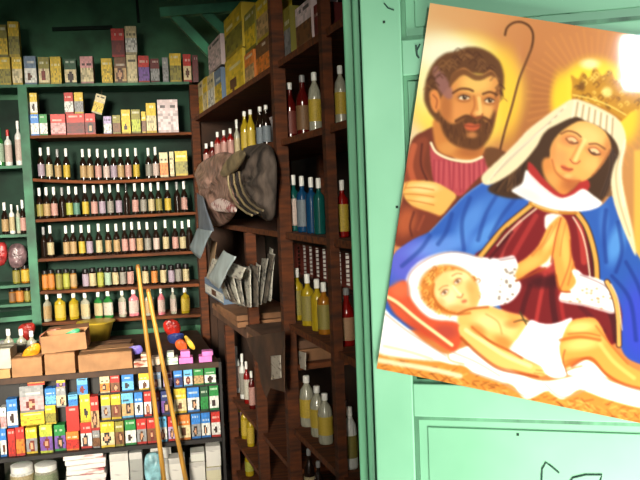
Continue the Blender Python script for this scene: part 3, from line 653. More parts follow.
# cartons on top
def rc(x0,x1,y0,y1,zb,tp,lw,label,group,st='print',s=.03,name='carton',dep=.10):
    t0,_=rt(x0,y1,s); t1,_=rt(x1,y1,s); t0,t1=(t0,min(t1,2.10)) if t0<2.1 else (max(t0,2.157),t1); p=rpt((x0+x1)/2,y1,s); sc=(p-EYE).dot(_f)/F; h=(y1-y0)*sc
    carton(RP((t0+t1)/2,s,zb+.001),abs(t1-t0)-.003,dep,h,tp,lw,label,group,rz=RROT,style=st,name=name); return zb+.001+h
GT='cartons on the top side shelf'
Z0=ZS[0]
rc(199,203,72,105,Z0,'cream','yellow','slim cream carton at the far end of the top side shelf',GT)
rc(203.3,207.5,70,104,Z0,'yellow','cream','slim yellow carton beside the slim cream one, top side shelf',GT)
za=rc(208,214.5,67,101,Z0,'cream','white','cream carton carrying a white box on the top side shelf',GT)
zb_=rc(215,222,63,97,Z0,'bluegrey','yellow','blue-grey and yellow carton on the top side shelf',GT)
rc(208.5,221.5,35,64,max(za,zb_),'palepink','palepink','pale pink box stacked on cream and blue-grey cartons, top side shelf',GT)
zc=rc(226,244,50,88,Z0,'yellow','yellow','wide yellow carton with dark print, lower of two, top side shelf',GT,'motif')
rc(225,243,8,50,zc,'yellow','olive','wide yellow carton stacked above another yellow carton, top side shelf',GT)
zd=rc(245,254.5,46,77,Z0,'orange','tan','orange carton under an olive carton on the top side shelf',GT)
rc(245,256,6,45,zd,'olive','yellow','olive carton stacked on the orange carton, top side shelf',GT)
ze=rc(256.5,270,36,70,Z0,'brown','orange','brown carton next to the tall upright on the top side shelf',GT)
rc(257,270,-6,36,ze,'yellow','tan','yellow tan carton stacked on the brown one by the upright',GT)
rc(283,291,-4,46,Z0,'olive','grey','olive grey carton just past the tall upright, top side shelf',GT)
rc(296,312,-8,36,Z0,'palepink','brown','pale pink and brown carton past the tall upright, top side shelf',GT)
rc(314,321,-10,25,Z0,'darkred','darkred','dark carton at the near end of the top side shelf',GT)
# stacked boards in the far bays
def flat(t0,t1,s0,s1,z0,z1,m,name,label,cat='board',tw=0):
    cx,cs=(t0+t1)/2,(s0+s1)/2; e=MB(); T=Matrix.Translation((cx,cs,0))@Matrix.Rotation(tw,4,'Z')
    e.box(-(t1-t0)/2,(t1-t0)/2,-(s1-s0)/2,(s1-s0)/2,z0,z1,T=lambda v:RT(T@v)); return tag(e.build(name,m,bevel=.003),label,cat,'flattened cardboard stacked in the side shelving')
zl=ZF[0]+.001
M_cb=mat('aged_cardboard',(140,98,66),rough=.85,var=.2,scale=7); M_cb3=mat('grey_brown_cardboard',(108,76,56),rough=.85,var=.25,scale=7)
flat(.66,1.49,-.03,.33,zl,zl+.045,M_cb3,'cardboard_flat','flattened cardboard box at the bottom of the stack, far half',tw=.012)
flat(1.555,2.09,-.03,.33,zl,zl+.05,M_cb,'cardboard_flat','flattened cardboard box at the bottom of the stack, near the upright',tw=-.01)
flat(.70,1.44,-.05,.30,zl+.047,zl+.075,M_cb,'cardboard_flat','pale flattened cardboard in the middle of the far stack',tw=-.015)
flat(1.58,2.08,-.045,.30,zl+.052,zl+.085,M_cb3,'cardboard_flat','grey-brown flattened cardboard lying on the near stack',tw=.01)
flat(.95,1.42,-.06,.26,zl+.077,zl+.105,M_cb,'cardboard_flat','short flattened cardboard on top of the far stack',tw=.02)
ZC=zl+.107
# hanging cardboard sheet with white notice
cs=[rpt(x,y,-.07) for x,y in ((246,338),(284,331),(284,392),(270,388),(266,398),(261,384),(258,364),(250,350))]
mb=MB(); n=len(cs); mb.V=[p for p in cs]+[p+RN*.004 for p in cs]; mb.F=[tuple(range(n)),tuple(range(2*n-1,n-1,-1))]+[(i,i+n,(i+1)%n+n,(i+1)%n) for i in range(n)]
tag(mb.build('cardboard_sheet',mat('torn_cardboard',(88,60,42),rough=.9,var=.3,scale=6)),'torn brown cardboard sheet hanging across the low far bay','cardboard')
sheet('paper_notice',[rpt(x,y,-.074) for x,y in ((271,356),(281,355),(281.5,378),(271.5,380))],-RN,.002,text_mat('notice_paper',(190,180,165),(120,105,95),scale=60,thr=.6),'small pale paper notice stuck on the torn cardboard sheet','notice')
sheet('paper_notice',[rpt(x,y,.05) for x,y in ((299,351),(306,353),(306,370),(299.5,367))],-RN,.002,text_mat('notice_paper',(190,180,165),(120,105,95),scale=60,thr=.6),'grey paper card standing in the bay beside the upright','notice')
# newspapers
news=text_mat('newsprint',(172,166,154),(92,90,88),scale=48,thr=.55); news2=text_mat('pale_newsprint',(205,200,186),(130,120,112),scale=48,thr=.58)
bluep=mat('pale_blue_folder',(150,165,172),rough=.6,var=.14,scale=8); bluep2=mat('pale_sky_folder',(185,198,200),rough=.6,var=.12,scale=8)
news3=text_mat('brown_newsprint',(118,108,96),(70,64,60),scale=40,thr=.55)
GN='newspapers fanned out in the side shelving'
sheet('paper_folder',[rpt(x,y,s) for x,y,s in ((197,192,-.12),(203,197,-.14),(214,231,-.15),(199,240,-.13))],-RN,.01,mat('slate_folder',(108,116,128),rough=.6,var=.2),'slate grey folder jutting out above the pale blue folder','folder')
sheet('paper_folder',[rpt(x,y,s) for x,y,s in ((198,228,-.15),(212,231,-.17),(200,259,-.17),(190,246,-.15))],-RN,.012,bluep,'pale blue-grey folder jutting out at far end of the shelving','folder')
sheet('paper_folder',[rpt(x,y,s) for x,y,s in ((224,250,-.15),(236,257,-.18),(219,289,-.18),(209,276,-.15))],-RN,.012,bluep2,'pale sky blue folder leaning among the newspapers','folder')
sheet('paper_booklet',[rpt(x,y,s) for x,y,s in ((232,262,-.13),(246,268,-.13),(241,280,-.14),(227,275,-.13))],-RN,.004,news2,'small pale booklet between folder and newspapers','booklet')
for i,(x0,y0,x1,y1,ww) in enumerate(((206,236,214,262,5),(212,240,208,275,5),(213,258,206,278,6))):
    sheet('newspaper',[rpt(x0,y0,-.07-.02*i),rpt(x0+ww,y0+2,-.08-.02*i),rpt(x1+ww,y1+2,-.08-.02*i),rpt(x1,y1,-.07-.02*i)],-RN,.004,news2 if i!=1 else mat('brown_paper',(150,120,90),rough=.8),f'folded paper between the two blue folders, {ORD[i]} from the far end','newspaper',GN)
for i in range(13):
    f=i/12; bx0=226+f*42+R_.uniform(-1,1); by0=300-f*1+8*math.sin(math.pi*f); ang=math.radians(-34+f*52+R_.uniform(-7,7)); ln=28+f*26+R_.uniform(-4,5)
    tx,ty=bx0+ln*math.sin(ang)*.6,by0-ln*math.cos(ang); wd=R_.uniform(6,11)-3*f; so=-.11+.010*i
    tx=min(tx,270)
    sheet('newspaper',[rpt(tx,ty,so),rpt(min(tx+wd,275),ty+R_.uniform(0,4),so-.025),rpt(min(bx0+wd*.8,274),by0,so-.03),rpt(bx0,by0-1,so-.008)],-RN,R_.uniform(.003,.007),(news,news2,news3)[(i*2)%3],f'folded newspaper in the fanned bundle, {ORD[i]} from the far end','newspaper',GN)
rc(206,224,289,306,ZC,'bluegrey','white','small white carton with dark picture at the far end of cardboard stack','small cartons on the cardboard stack','motif',s=-.04)
# bags hung in front of the middle bays
puff('plastic_bag',[rpt(x,y,-.05) for x,y in ((200,166),(215,154),(232,152),(240,172),(239,205),(228,224),(214,226),(205,205),(199,186))],-RN,.05,mat('pinkish_brown_film',(150,118,106),rough=.4,var=.4,scale=22,bump=.8,c2=(70,48,40)),'pinkish brown plastic bag hanging in front of far bay','bag',wrinkle=.5)
puff('cloth_sack',[rpt(x,y,-.06) for x,y in ((240,160),(250,146),(268,143),(275,165),(274,200),(272,222),(262,216),(248,205),(240,188))],-RN,.06,mat('grey_brown_sack',(86,74,66),rough=.8,var=.4,scale=26,stretch=(1,1,.25),bump=.9,c2=(38,32,30)),'grey-brown cloth sack hanging against the tall upright','sack',wrinkle=.5)
puff('paper_roll',[rpt(x,y,-.15) for x,y in ((221,174),(230,158),(240,150),(246,153),(240,166),(228,177))],-RN,.02,mat('khaki_paper',(140,122,90),rough=.8,var=.3,scale=14,bump=.3),'khaki crumpled paper roll between the bag and the sack','paper roll')
puff('plastic_packet',[rpt(x,y,-.14) for x,y in ((211,203),(222,198),(235,206),(236,213),(222,212),(213,210))],-RN,.015,mat('white_red_film',(205,185,180),rough=.5,var=.2,scale=30,c2=(150,70,70),thr=(.4,.5)),'white and red printed packet on the hanging plastic bag','packet')
st=empty('woven_strap',tuple(rpt(230,185,-.12))); tag(st,'striped cream and dark woven strap curving along the grey sack','strap')
for j,(dx,nm,cm) in enumerate(((0,'cream_band',(150,134,100)),(3,'dark_band',(38,30,28)),(5.6,'cream_band',(140,122,88)),(8.6,'dark_band',(38,30,28)),(11,'cream_band',(120,104,78)))):
    child(MB().tube([rpt(x+dx,y-dx*.4,-.165) for x,y in ((228,176),(229,186),(233,198),(239,207),(247,213),(252,215))],.0045,8).build('band',mat(nm+str(j),cm,rough=.8,var=.15),smooth=True),st)
# ================================================================== the green door
TH=math.radians(13.4)
f0=Vector((math.sin(YAW),math.cos(YAW),0))
DA=(_r0*math.cos(TH)-f0*math.sin(TH)); DNV=-(f0*math.cos(TH)+_r0*math.sin(TH))
q=ray(368,240); DO=EYE+q*(1.30/q.dot(_f)); DO.z=0
def da(px,py,off=0.0):
    p=hit(px,py,DO+DNV*off,DNV)-DO; return p.dot(DA),p.z
def DP(a,off,z): return DO+DA*a+DNV*off+Vector((0,0,z))
door=empty('door_1',tuple(DP(.80,0,0)),math.atan2(DA.y,DA.x)); tag(door,kind='structure')
M_door=mat('pale_green_door_paint',(138,198,160),rough=.5,var=.10,scale=3.0,c2=(118,182,142))
M_door2=mat('green_panel_paint',(132,194,154),rough=.5,var=.10,scale=3.0,c2=(114,178,138))
M_edge=mat('shaded_worn_green_edge',(86,142,106),rough=.55,var=.3,scale=26,stretch=(1,1,.08),c2=(58,104,76))  # worn green; the darker tone puts the edge's weaker light into the colour
M_crack=mat('dark_door_gap',(26,52,38),rough=.9,var=.2)
def db(name,m,a0,a1,o0,o1,z0,z1,bev=0.0):
    mb=MB(); mb.box(a0,a1,-o1,-o0,z0,z1,T=lambda v:DP(v.x,-v.y,v.z)); return child(mb.build(name,m,bevel=bev),door)
ST=da(408,240)[0]; WD=.80
_,zA=da(412,39); _,zB=da(412,75); _,zC=da(420,384); _,zD=da(425,417)
TOP=2.50
db('stile',M_door,0,ST,-.04,0,.02,TOP,.003); db('stile',M_door,WD-ST,WD,-.04,0,.02,TOP,.003)
rails=[(.02,.20),(.72,.82),(zD,zC),(zB,zA),(TOP-.11,TOP)]
for z0,z1 in rails: db('rail',M_door,ST,WD-ST,-.04,-.0005,min(z0,z1),max(z0,z1),.002)
for z0,z1 in ((.20,.72),(.82,zD),(zC,zB),(zA,TOP-.11)):
    db('panel',M_door2,ST,WD-ST,-.035,-.016,z0,z1)
    i=.010; db('raised_field',M_door2,ST+i+.012,WD-ST-i-.012,-.0158,-.0132,z0+i+.012,z1-i-.012,.002)
    for nm,(a0,a1,b0,b1) in dict(l=(ST+.0005,ST+.007,z0,z1),r=(WD-ST-.007,WD-ST-.0005,z0,z1),b=(ST+.007,WD-ST-.007,z0+.0005,z0+.007),t=(ST+.007,WD-ST-.007,z1-.007,z1-.0005)).items():
        db('moulding',M_edge,a0,a1,-.0155,-.006,b0,b1)
ax=da(348.5,240)[0]
aw=-ax
db('edge_strip',M_edge,ax,ax*.52,-.05,-.022,.02,TOP,.003)
db('edge_strip',M_edge,ax*.46,-.004,-.05,-.010,.02,TOP,.003)
db('door_gap',M_crack,ax*.55,-.0005,-.052,-.045,.02,TOP)
# pen scribble, nail and little marks on the door
M_pen=mat('dark_green_marker',(32,72,58),rough=.6,var=.1)
def pen(px,w=.0016,off=-.012):
    pts=[DP(*((lambda t:(t[0],off,t[1]))(da(x,y,off)))) for x,y in px]
    child(MB().tube(pts,w,6).build('pen_mark',M_pen),door)
pen([(541.6,482),(541.8,475),(542.2,469),(546,462.7),(552,467),(559,473)])
pen([(570,482),(573,478),(586,475),(602,475),(600,482)])
pen([(416,45),(417,55),(419,58)],off=.0006); pen([(420,44),(417,50)],off=.0006)
pen([(384,3),(388,8),(394,10)],.0012,off=.0006)
for x,y in ((518,437),(384,22),(397,207)):
    a,z=da(x,y); db('nail',M_crack,a-.0022,a+.0022,-.015,.0006 if x<420 else -.0125,z-.0022,z+.0022)
# ================================================================== the poster (drawn as vertex colours on a fine sheet)
X0,Y0,X1,Y1,SS=365,-20,800,480,2
HH,WW_=(Y1-Y0)*SS,(X1-X0)*SS
CAN=np.zeros((HH,WW_,3),np.float32); CAN[:]=(214,150,92)
GX,GY=np.meshgrid((np.arange(WW_)+.5)/SS+X0,(np.arange(HH)+.5)/SS+Y0)
def spline(pts,closed=True,k=8):
    P=np.array(pts,float); n=len(P); out=[]
    for i in range(n if closed else n-1):
        p0=P[i-1] if closed or i>0 else P[0]; p1=P[i]; p2=P[(i+1)%n]; p3=P[(i+2)%n] if closed or i+2<n else P[-1]
        for t in np.arange(k)/k: out.append(.5*((2*p1)+(p2-p0)*t+(2*p0-5*p1+4*p2-p3)*t*t+(3*p1-p0-3*p2+p3)*t**3))
    if not closed: out.append(P[-1])
    return np.array(out)
def blur(m,r):
    n=int(max(1,round(r*SS)))
    if r<=0: return m
    k=np.ones(2*n+1)/(2*n+1)
    for _ in range(2):
        for ax_ in (0,1):
            pad=[(0,0),(0,0)]; pad[ax_]=(n+1,n)
            c=np.cumsum(np.pad(m,pad,mode='edge'),axis=ax_)
            m=(c[2*n+1:]-c[:-2*n-1])/(2*n+1) if ax_==0 else (c[:,2*n+1:]-c[:,:-2*n-1])/(2*n+1)
    return m
def apply(mask,box,col,alpha):
    y0,y1,x0,x1=box; s=CAN[y0:y1,x0:x1]; s+=(np.array(col,np.float32)-s)*(mask*alpha)[...,None].astype(np.float32)
def area(x0,x1,y0,y1):
    return max(0,int((y0-Y0)*SS)),min(HH,int((y1-Y0)*SS)+1),max(0,int((x0-X0)*SS)),min(WW_,int((x1-X0)*SS)+1)
def poly(pts,col,bl=.5,al=1.0,sm=True,clip=None):
    P=spline(pts) if sm else np.array(pts,float)
    pad=3*bl+2; b=area(P[:,0].min()-pad,P[:,0].max()+pad,P[:,1].min()-pad,P[:,1].max()+pad); y0,y1,x0,x1=b
    gx,gy=GX[y0:y1,x0:x1],GY[y0:y1,x0:x1]; ins=np.zeros(gx.shape,bool)
    n=len(P)
    for i in range(n):
        ax_,ay=P[i]; bx_,by=P[(i+1)%n]
        if ay==by: continue
        ra,rb_=(int((min(ay,by)-Y0)*SS)-1-y0,int((max(ay,by)-Y0)*SS)+2-y0); ra=max(0,ra); rb_=max(ra,rb_)
        g=gy[ra:rb_]; c=((ay>g)!=(by>g))&(gx[ra:rb_]<(bx_-ax_)*(g-ay)/(by-ay)+ax_); ins[ra:rb_]^=c
    msk=blur(ins.astype(np.float32),bl)
    if clip is not None: msk=msk*clip[y0:y1,x0:x1]
    apply(msk,b,col,al); 
    full=np.zeros((HH,WW_),np.float32); full[y0:y1,x0:x1]=ins; return full
def line(pts,w,col,al=1.0,bl=.4,sm=True,clip=None):
    P=spline(pts,False,6) if sm and len(pts)>2 else np.array(pts,float)
    pad=w+3*bl+2; b=area(P[:,0].min()-pad,P[:,0].max()+pad,P[:,1].min()-pad,P[:,1].max()+pad); y0,y1,x0,x1=b
    gx,gy=GX[y0:y1,x0:x1],GY[y0:y1,x0:x1]; d=np.full(gx.shape,1e9,np.float32)
    for i in range(len(P)-1):
        a,c=P[i],P[i+1]; v=c-a; L=max(v@v,1e-9); t=np.clip(((gx-a[0])*v[0]+(gy-a[1])*v[1])/L,0,1)
        d=np.minimum(d,np.hypot(gx-a[0]-t*v[0],gy-a[1]-t*v[1]))
    msk=np.clip((w/2-d)/(max(bl,.25))+.5,0,1)
    if clip is not None: msk=msk*clip[y0:y1,x0:x1]
    apply(msk,b,col,al)
def ell(cx,cy,rx,ry,col,al=1.0,soft=.3,rot=0,clip=None):
    R=max(rx,ry)*(1+soft)+2; b=area(cx-R,cx+R,cy-R,cy+R); y0,y1,x0,x1=b
    c,s=math.cos(math.radians(rot)),math.sin(math.radians(rot)); gx,gy=GX[y0:y1,x0:x1]-cx,GY[y0:y1,x0:x1]-cy
    d=np.hypot((gx*c+gy*s)/rx,(-gx*s+gy*c)/ry); msk=np.clip((1+soft-d)/(2*soft),0,1); msk=msk*msk*(3-2*msk)
    if clip is not None: msk=msk*clip[y0:y1,x0:x1]
    apply(msk,b,col,al)
rg=np.random.default_rng(5)
# background
ell(415,60,60,150,(236,212,165),1,.5); ell(470,10,60,30,(228,168,108),.8,.6); ell(560,60,60,60,(206,138,84),.8,.6)
ell(540,130,45,60,(176,112,62),.75,.6); ell(640,210,30,90,(196,142,84),.9,.5); ell(680,150,70,120,(205,150,90),.8,.5)
poly([(634,150),(644,150),(644,280),(634,270)],(236,190,90),1,.9,False); poly([(700,120),(800,120),(800,420),(700,420)],(150,100,60),4,.8,False)
for i in range(46):     # faint rays round the woman's halo
    a=math.radians(150+i*6.2); r0,r1=44,62+14*rg.random()
    line([(594+r0*math.cos(a),100+r0*math.sin(a)),(594+r1*math.cos(a),100+r1*math.sin(a))],2.2,(232,164,88),.28,1.6)
# man's halo
ell(466,92,57,56,(250,205,90),1,.22); ell(462,90,50,50,(255,226,96),.95,.25); ell(436,72,30,36,(255,244,190),.9,.6); ell(448,52,34,16,(255,250,220),.9,.6)
ell(508,95,12,40,(252,200,60),.6,.6)
# staff
line([(505,35),(507,28),(513,23),(521,22),(529,26),(533,34),(532,46),(526,62),(519,80),(512,106),(505,130),(500,150)],2.2,(104,66,36)); line([(531,48),(518,85),(504,135)],.8,(150,100,60),.8)
# man: robe, tunic
poly([(412,140),(424,131),(436,128),(446,150),(470,166),(486,150),(500,150),(512,160),(500,185),(470,220),(430,240),(396,244),(402,200),(406,165)],(128,66,44),.6)
poly([(409,150),(420,138),(428,140),(424,165),(430,184),(405,184)],(150,76,50),1); line([(414,146),(410,165),(414,182)],6,(206,110,72),.8,2); line([(422,144),(421,165),(428,182)],2,(92,44,34),.8,1)
tun=poly([(430,144),(438,154),(452,161),(470,163),(483,157),(490,166),(474,182),(460,196),(446,188),(434,182)],(196,88,92),.5)
for x in range(434,486,5): line([(x,160),(x+rg.uniform(-2,2),192)],1.6,(160,60,72),.6,.8,clip=tun); line([(x+2.5,162),(x+2.5,188)],1.2,(222,122,120),.5,.8,clip=tun)
poly([(484,150),(496,148),(510,158),(498,168),(488,168)],(120,78,46),1)
# neck + head
poly([(437,118),(434,140),(440,152),(455,158),(472,160),(482,156),(480,140)],(214,140,72),.8); ell(448,148,9,6,(226,160,86),.8,.6); ell(470,152,12,5,(170,98,52),.6,.7)
line([(431,143),(436,152),(447,158),(460,161),(472,161),(482,157)],2.6,(248,232,190))
poly([(424,98),(426,80),(433,64),(444,54),(456,51),(468,47),(480,48),(491,53),(500,62),(504,76),(503,90),(500,100),(494,80),(480,74),(460,76),(452,90),(448,110),(440,122),(432,116),(427,108)],(116,76,44),.8)
face=poly([(449,86),(453,74),(464,68),(474,74),(482,75),(491,70),(497,78),(500,94),(498,108),(494,124),(485,142),(470,147),(455,142),(444,128),(439,112),(441,98)],(226,154,84),.6)
ell(476,83,16,11,(250,202,112),.9,.6,clip=face); ell(487,110,6,9,(244,188,108),.8,.7,clip=face); ell(458,111,11,8,(234,160,90),.8,.7,clip=face); ell(446,108,6,18,(180,108,58),.7,.7,clip=face); ell(498,112,4,16,(186,112,62),.7,.8,clip=face)
poly([(430,92),(436,90),(440,97),(440,108),(436,113),(431,106)],(230,150,82),.5); line([(433,95),(437,100),(436,108)],1.4,(170,92,52),.8)
poly([(433,70),(440,68),(453,92),(448,99),(438,88)],(166,116,108),1,.85)
# hair curls
for i in range(60):
    a=rg.uniform(0,1); x=427+77*a; y=92-40*math.sin(math.pi*min(1,a*1.02))**.75+rg.uniform(-3,12)
    line([(x-4,y+2),(x,y-2),(x+4,y+1)],1.3,(84,50,30) if i%2 else (160,112,66),.55,.6)
poly([(449,88),(453,74),(464,69),(474,74),(482,75),(491,71),(496,77),(490,76),(482,80),(474,80),(464,75),(456,80)],(112,70,40),.7,.8)
# beard
beard=poly([(438,110),(443,118),(452,124),(461,120),(468,116),(475,120),(482,118),(488,122),(495,110),(494,126),(488,140),(479,149),(467,149),(453,144),(443,132)],(112,70,38),.8)
for i in range(50):
    x=rg.uniform(442,492); y=rg.uniform(118,146); line([(x,y-3),(x+rg.uniform(-2,2),y+4)],1,(82,48,28) if i%2 else (146,96,54),.55,.5,clip=beard)
line([(456,121),(466,116),(474,118.5),(482,117),(490,121)],3,(106,64,36),.9,.8)
poly([(464,125),(470,123),(475,124.5),(480,124),(479,128),(474,131),(467,130)],(206,104,64),.5); line([(464,125.5),(474,126.5),(481,125)],.9,(130,60,40)); ell(472,135,5,3,(222,150,88),.8,.6)
# features
line([(453,93),(460,89),(468,89),(473,91)],2.2,(108,66,36),.9); line([(483,94),(490,92),(497,95)],2.2,(108,66,36),.9)
for cx,cy,w_ in ((464,97.5,5.6),(489.5,100.5,4.8)):
    ell(cx,cy,w_+2.5,4.6,(176,108,60),.55,.5); ell(cx,cy,w_,2.3,(246,226,190),1,.15); ell(cx+.6,cy-.2,2.2,2.3,(70,44,28),1,.2); ell(cx+1.2,cy-.9,.7,.7,(250,240,220),1,.3); line([(cx-w_,cy),(cx-1,cy-2.4),(cx+w_,cy-.4)],1.1,(78,46,28)); line([(cx-w_,cy+3),(cx,cy+4.4),(cx+w_,cy+3)],.8,(170,98,58),.7)
line([(479,98),(480,106),(480.5,113)],3.4,(252,208,128),.9,1.6); line([(474,96),(474.5,106),(471,114)],2,(190,112,60),.7,1.2); line([(471,114.5),(475,117.5),(480,117.5),(482.5,114)],1.5,(168,86,50),.9,.7); ell(478,113,3,2.4,(252,200,124),.8,.6)
# man's hand
poly([(404,184),(409,181),(420,180.5),(434,182),(445,187),(456,195),(452,203),(440,216),(428,212),(414,207),(406,200),(403,192)],(240,190,106),.6)
ell(424,188,14,5,(255,226,160),.8,.6); ell(424,200,10,4,(255,222,150),.6,.6)
for a in (((405,188),(418,187.5),(434,190)),((404,194),(418,194.5),(434,197)),((407,200),(420,202),(434,205))): line(a,1.2,(206,132,62),.9,.5)
line([(404,190),(409,181.5),(420,180.5)],1.2,(214,130,66),.8); line([(413,207),(428,213),(440,216)],1.6,(196,110,60),.8,.7)
poly([(402,203),(412,208),(438,217),(424,234),(396,246),(396,222)],(140,72,50),.8); ell(406,222,9,14,(206,116,70),.75,.6,20); line([(414,212),(410,226),(412,236)],2,(96,46,36),.7,1); line([(424,216),(418,230)],2.5,(180,96,66),.6,1.2)
# woman: halo, crown
ell(596,106,44,44,(250,196,66),1,.16); ell(594,98,36,38,(255,220,70),1,.25); ell(560,96,8,22,(255,214,60),.8,.6); ell(626,122,12,20,(255,212,66),.8,.6)
crown=poly([(572,98),(572,84),(571,75),(578,79),(583,72),(589,78),(595,67),(602,76),(610,70),(616,80),(626,76),(630,86),(640,92),(640,108),(631,112),(620,121),(606,111),(590,105),(578,103)],(206,150,48),.6)
for i in range(70):
    x,y=rg.uniform(572,640),rg.uniform(70,120); r=rg.uniform(1.2,3); c=((120,76,26),(255,226,120),(176,116,40))[i%3]
    line([(x-r,y),(x,y-r),(x+r,y),(x,y+r)],1.1,c,.75,.5,clip=crown)
line([(573,99),(590,104),(606,110),(621,120)],3,(190,128,44),.9); line([(573,95),(592,99),(610,106),(626,115)],1.4,(255,226,120),.9); ell(582,86,3,5,(110,70,30),.7,.5); ell(607,92,5,5,(255,236,150),.8,.5); ell(590,64,9,5,(255,246,200),.8,.6)
# cloak
cl=poly([(486,181),(500,184),(520,192),(534,202),(526,214),(505,228),(490,246),(474,260),(500,258),(520,300),(420,330),(384,310),(388,282),(390,262),(398,250),(414,239),(430,231),(448,212),(466,194)],(66,112,190),.6)
cl2=poly([(576,212),(600,206),(612,196),(619,216),(630,240),(642,262),(668,300),(680,340),(676,372),(640,364),(622,350),(618,310),(606,284),(592,282),(596,252),(590,232)],(62,108,182),.6)
ell(410,262,26,26,(122,122,214),.9,.5,clip=cl); ell(440,246,30,9,(136,176,236),.7,.6,-12,clip=cl); ell(470,222,9,26,(112,164,226),.75,.6,35,clip=cl); ell(496,205,10,18,(88,140,210),.7,.6,30,clip=cl); ell(484,236,7,22,(120,176,232),.7,.6,40,clip=cl)
for a in (((452,214),(446,232),(438,244)),((470,198),(462,222),(464,250)),((500,190),(486,214),(478,240)),((430,236),(420,250),(402,266)),((516,198),(502,216),(490,238))): line(a,4,(42,72,146),.5,2,clip=cl)
ell(616,244,8,20,(116,176,226),.75,.6,15,clip=cl2); ell(640,322,20,40,(84,92,206),.8,.6,clip=cl2); ell(604,222,5,16,(90,140,206),.6,.6,clip=cl2)
for a in (((606,210),(604,232),(606,262)),((618,222),(622,250),(616,272)),((626,262),(640,290),(650,330)),((612,276),(630,300),(636,340))): line(a,4,(36,64,140),.55,2,clip=cl2)
line([(486,181),(466,195),(448,213),(430,232)],1.2,(160,190,230),.5,1)
# tunic
tu=poly([(528,206),(545,212),(562,214),(580,214),(591,234),(597,256),(599,280),(614,290),(622,318),(612,345),(560,335),(520,330),(496,300),(474,260),(488,246),(504,230)],(140,42,44),.6)
for a,c,w_ in ((((520,222),(504,246),(500,262)),(206,92,84),5),(((536,216),(522,240),(512,258)),(190,70,66),5),(((578,218),(582,240),(584,262)),(206,84,72),6),(((590,240),(592,262),(590,280)),(96,26,34),5),(((545,275),(540,300),(536,322)),(206,82,76),4),(((530,286),(524,304),(520,322)),(98,28,34),5),(((554,268),(552,295),(556,326)),(92,24,32),6),(((560,290),(562,310),(566,330)),(190,64,62),4),(((600,300),(612,316),(616,340)),(90,28,34),6),(((580,306),(592,318),(604,332)),(112,34,40),5),(((508,236),(500,252),(494,262)),(110,30,36),4)): line(a,w_,c,.75,2,clip=tu)
ell(545,282,18,6,(84,26,32),.8,.6,clip=tu); ell(548,268,12,6,(214,92,78),.7,.6,clip=tu)
for off,w_,c in ((0,6.5,(74,54,40)),(0,4.4,(226,176,92)),):
    line([(533,204),(518,216),(504,228),(492,242),(480,257)],w_,c,1,.5); line([(577,213),(586,226),(592,243),(596,262),(597,280)],w_,c,1,.5)
line([(537,208),(522,220),(508,233),(497,246)],1.5,(240,222,190)); line([(573,217),(581,231),(586,248),(589,268),(590,278)],1.5,(240,222,190))
# hair
poly([(541,128),(560,120),(580,115),(600,122),(616,138),(622,156),(614,176),(606,196),(596,205),(586,196),(560,200),(535,198),(508,198),(488,190),(500,178),(518,166),(532,150)],(84,58,38),.9)
for i in range(26):
    y=rg.uniform(0,1); line([(538-8*y,134+10*y),(526-16*y,160+8*y),(505-14*y+20*rg.random(),186+6*y)],1.4,(128,92,58) if i%2 else (54,36,28),.5,.8)
for i in range(8): x=606+i*1.5; line([(x,136+i*3),(x+4,165),(x-6,196)],1.6,(58,44,44) if i%2 else (110,86,70),.5,.8)
# neck
poly([(545,158),(543,172),(551,184),(562,197),(572,190),(582,180),(590,168),(570,160)],(222,150,80),.8); ell(572,184,9,7,(176,98,56),.6,.7); ell(552,180,7,9,(238,176,100),.7,.7)
# collars
poly([(528,163),(534,166),(545,180),(561,194),(573,190),(584,178),(590,186),(580,198),(562,204),(542,198),(530,182)],(186,60,54),.6)
poly([(526,170),(532,176),(545,188),(560,197.5),(572,195),(583,189),(594,196),(602,203),(594,209),(578,211.5),(556,210),(536,204),(516,194),(512,190),(522,183)],(250,246,240),.6); ell(530,195,14,5,(226,214,206),.6,.7,25); line([(530,176),(544,190),(560,199)],1,(222,200,190),.7)
line([(530,203),(540,208),(556,212.5),(576,213)],3.2,(200,140,60)); line([(532,203.5),(542,208),(558,212)],1,(255,226,140),.9)
# face
mf=poly([(566,128),(580,121),(594,124),(606,133),(611,147),(606,159),(597,171),(586,180),(575,181.5),(563,178),(554,170),(550,158),(551,146),(557,136)],(240,182,102),.7)
ell(588,136,15,10,(255,214,136),.8,.7,20,clip=mf); ell(560,158,8,9,(246,164,98),.8,.7,clip=mf); ell(592,165,8,7,(250,196,116),.8,.7,clip=mf); ell(608,148,5,18,(206,134,76),.7,.8,20,clip=mf); ell(570,180,14,4,(214,142,84),.7,.8,20,clip=mf); ell(552,146,4,14,(216,144,82),.6,.8,clip=mf)
for (cx,cy,w_,r) in ((572,140.5,6,16),(594.5,151.5,6,20)):
    ell(cx,cy-1,w_+3,4.6,(206,118,72),.65,.6,r); ell(cx,cy,w_-.6,3,(250,214,160),.95,.3,r)
    c,s=math.cos(math.radians(r)),math.sin(math.radians(r))
    P=lambda u,v:(cx+u*c-v*s,cy+u*s+v*c)
    line([P(-w_,0),P(-2,2.6),P(2,2.6),P(w_,0.5)],1.5,(88,50,32),1,.4); line([P(-w_,-1.5),P(0,-4),P(w_,-1)],.9,(176,100,60),.8,.5); ell(*P(0,1.6),2.2,1.2,(96,60,44),.7,.3,r)
line([(561,134),(568,131),(576,133),(581,137)],1.8,(136,84,50),.85,.7); line([(589,144),(597,144),(605,149)],1.8,(136,84,50),.85,.7)
line([(585,140),(580,150),(575.5,160)],3.4,(255,222,146),.8,1.6); line([(581,140),(576,150),(571,159)],1.8,(214,138,80),.7,1.2); line([(570,159.5),(573,163),(577,163.5),(580,161)],1.4,(190,100,64),.9,.6)
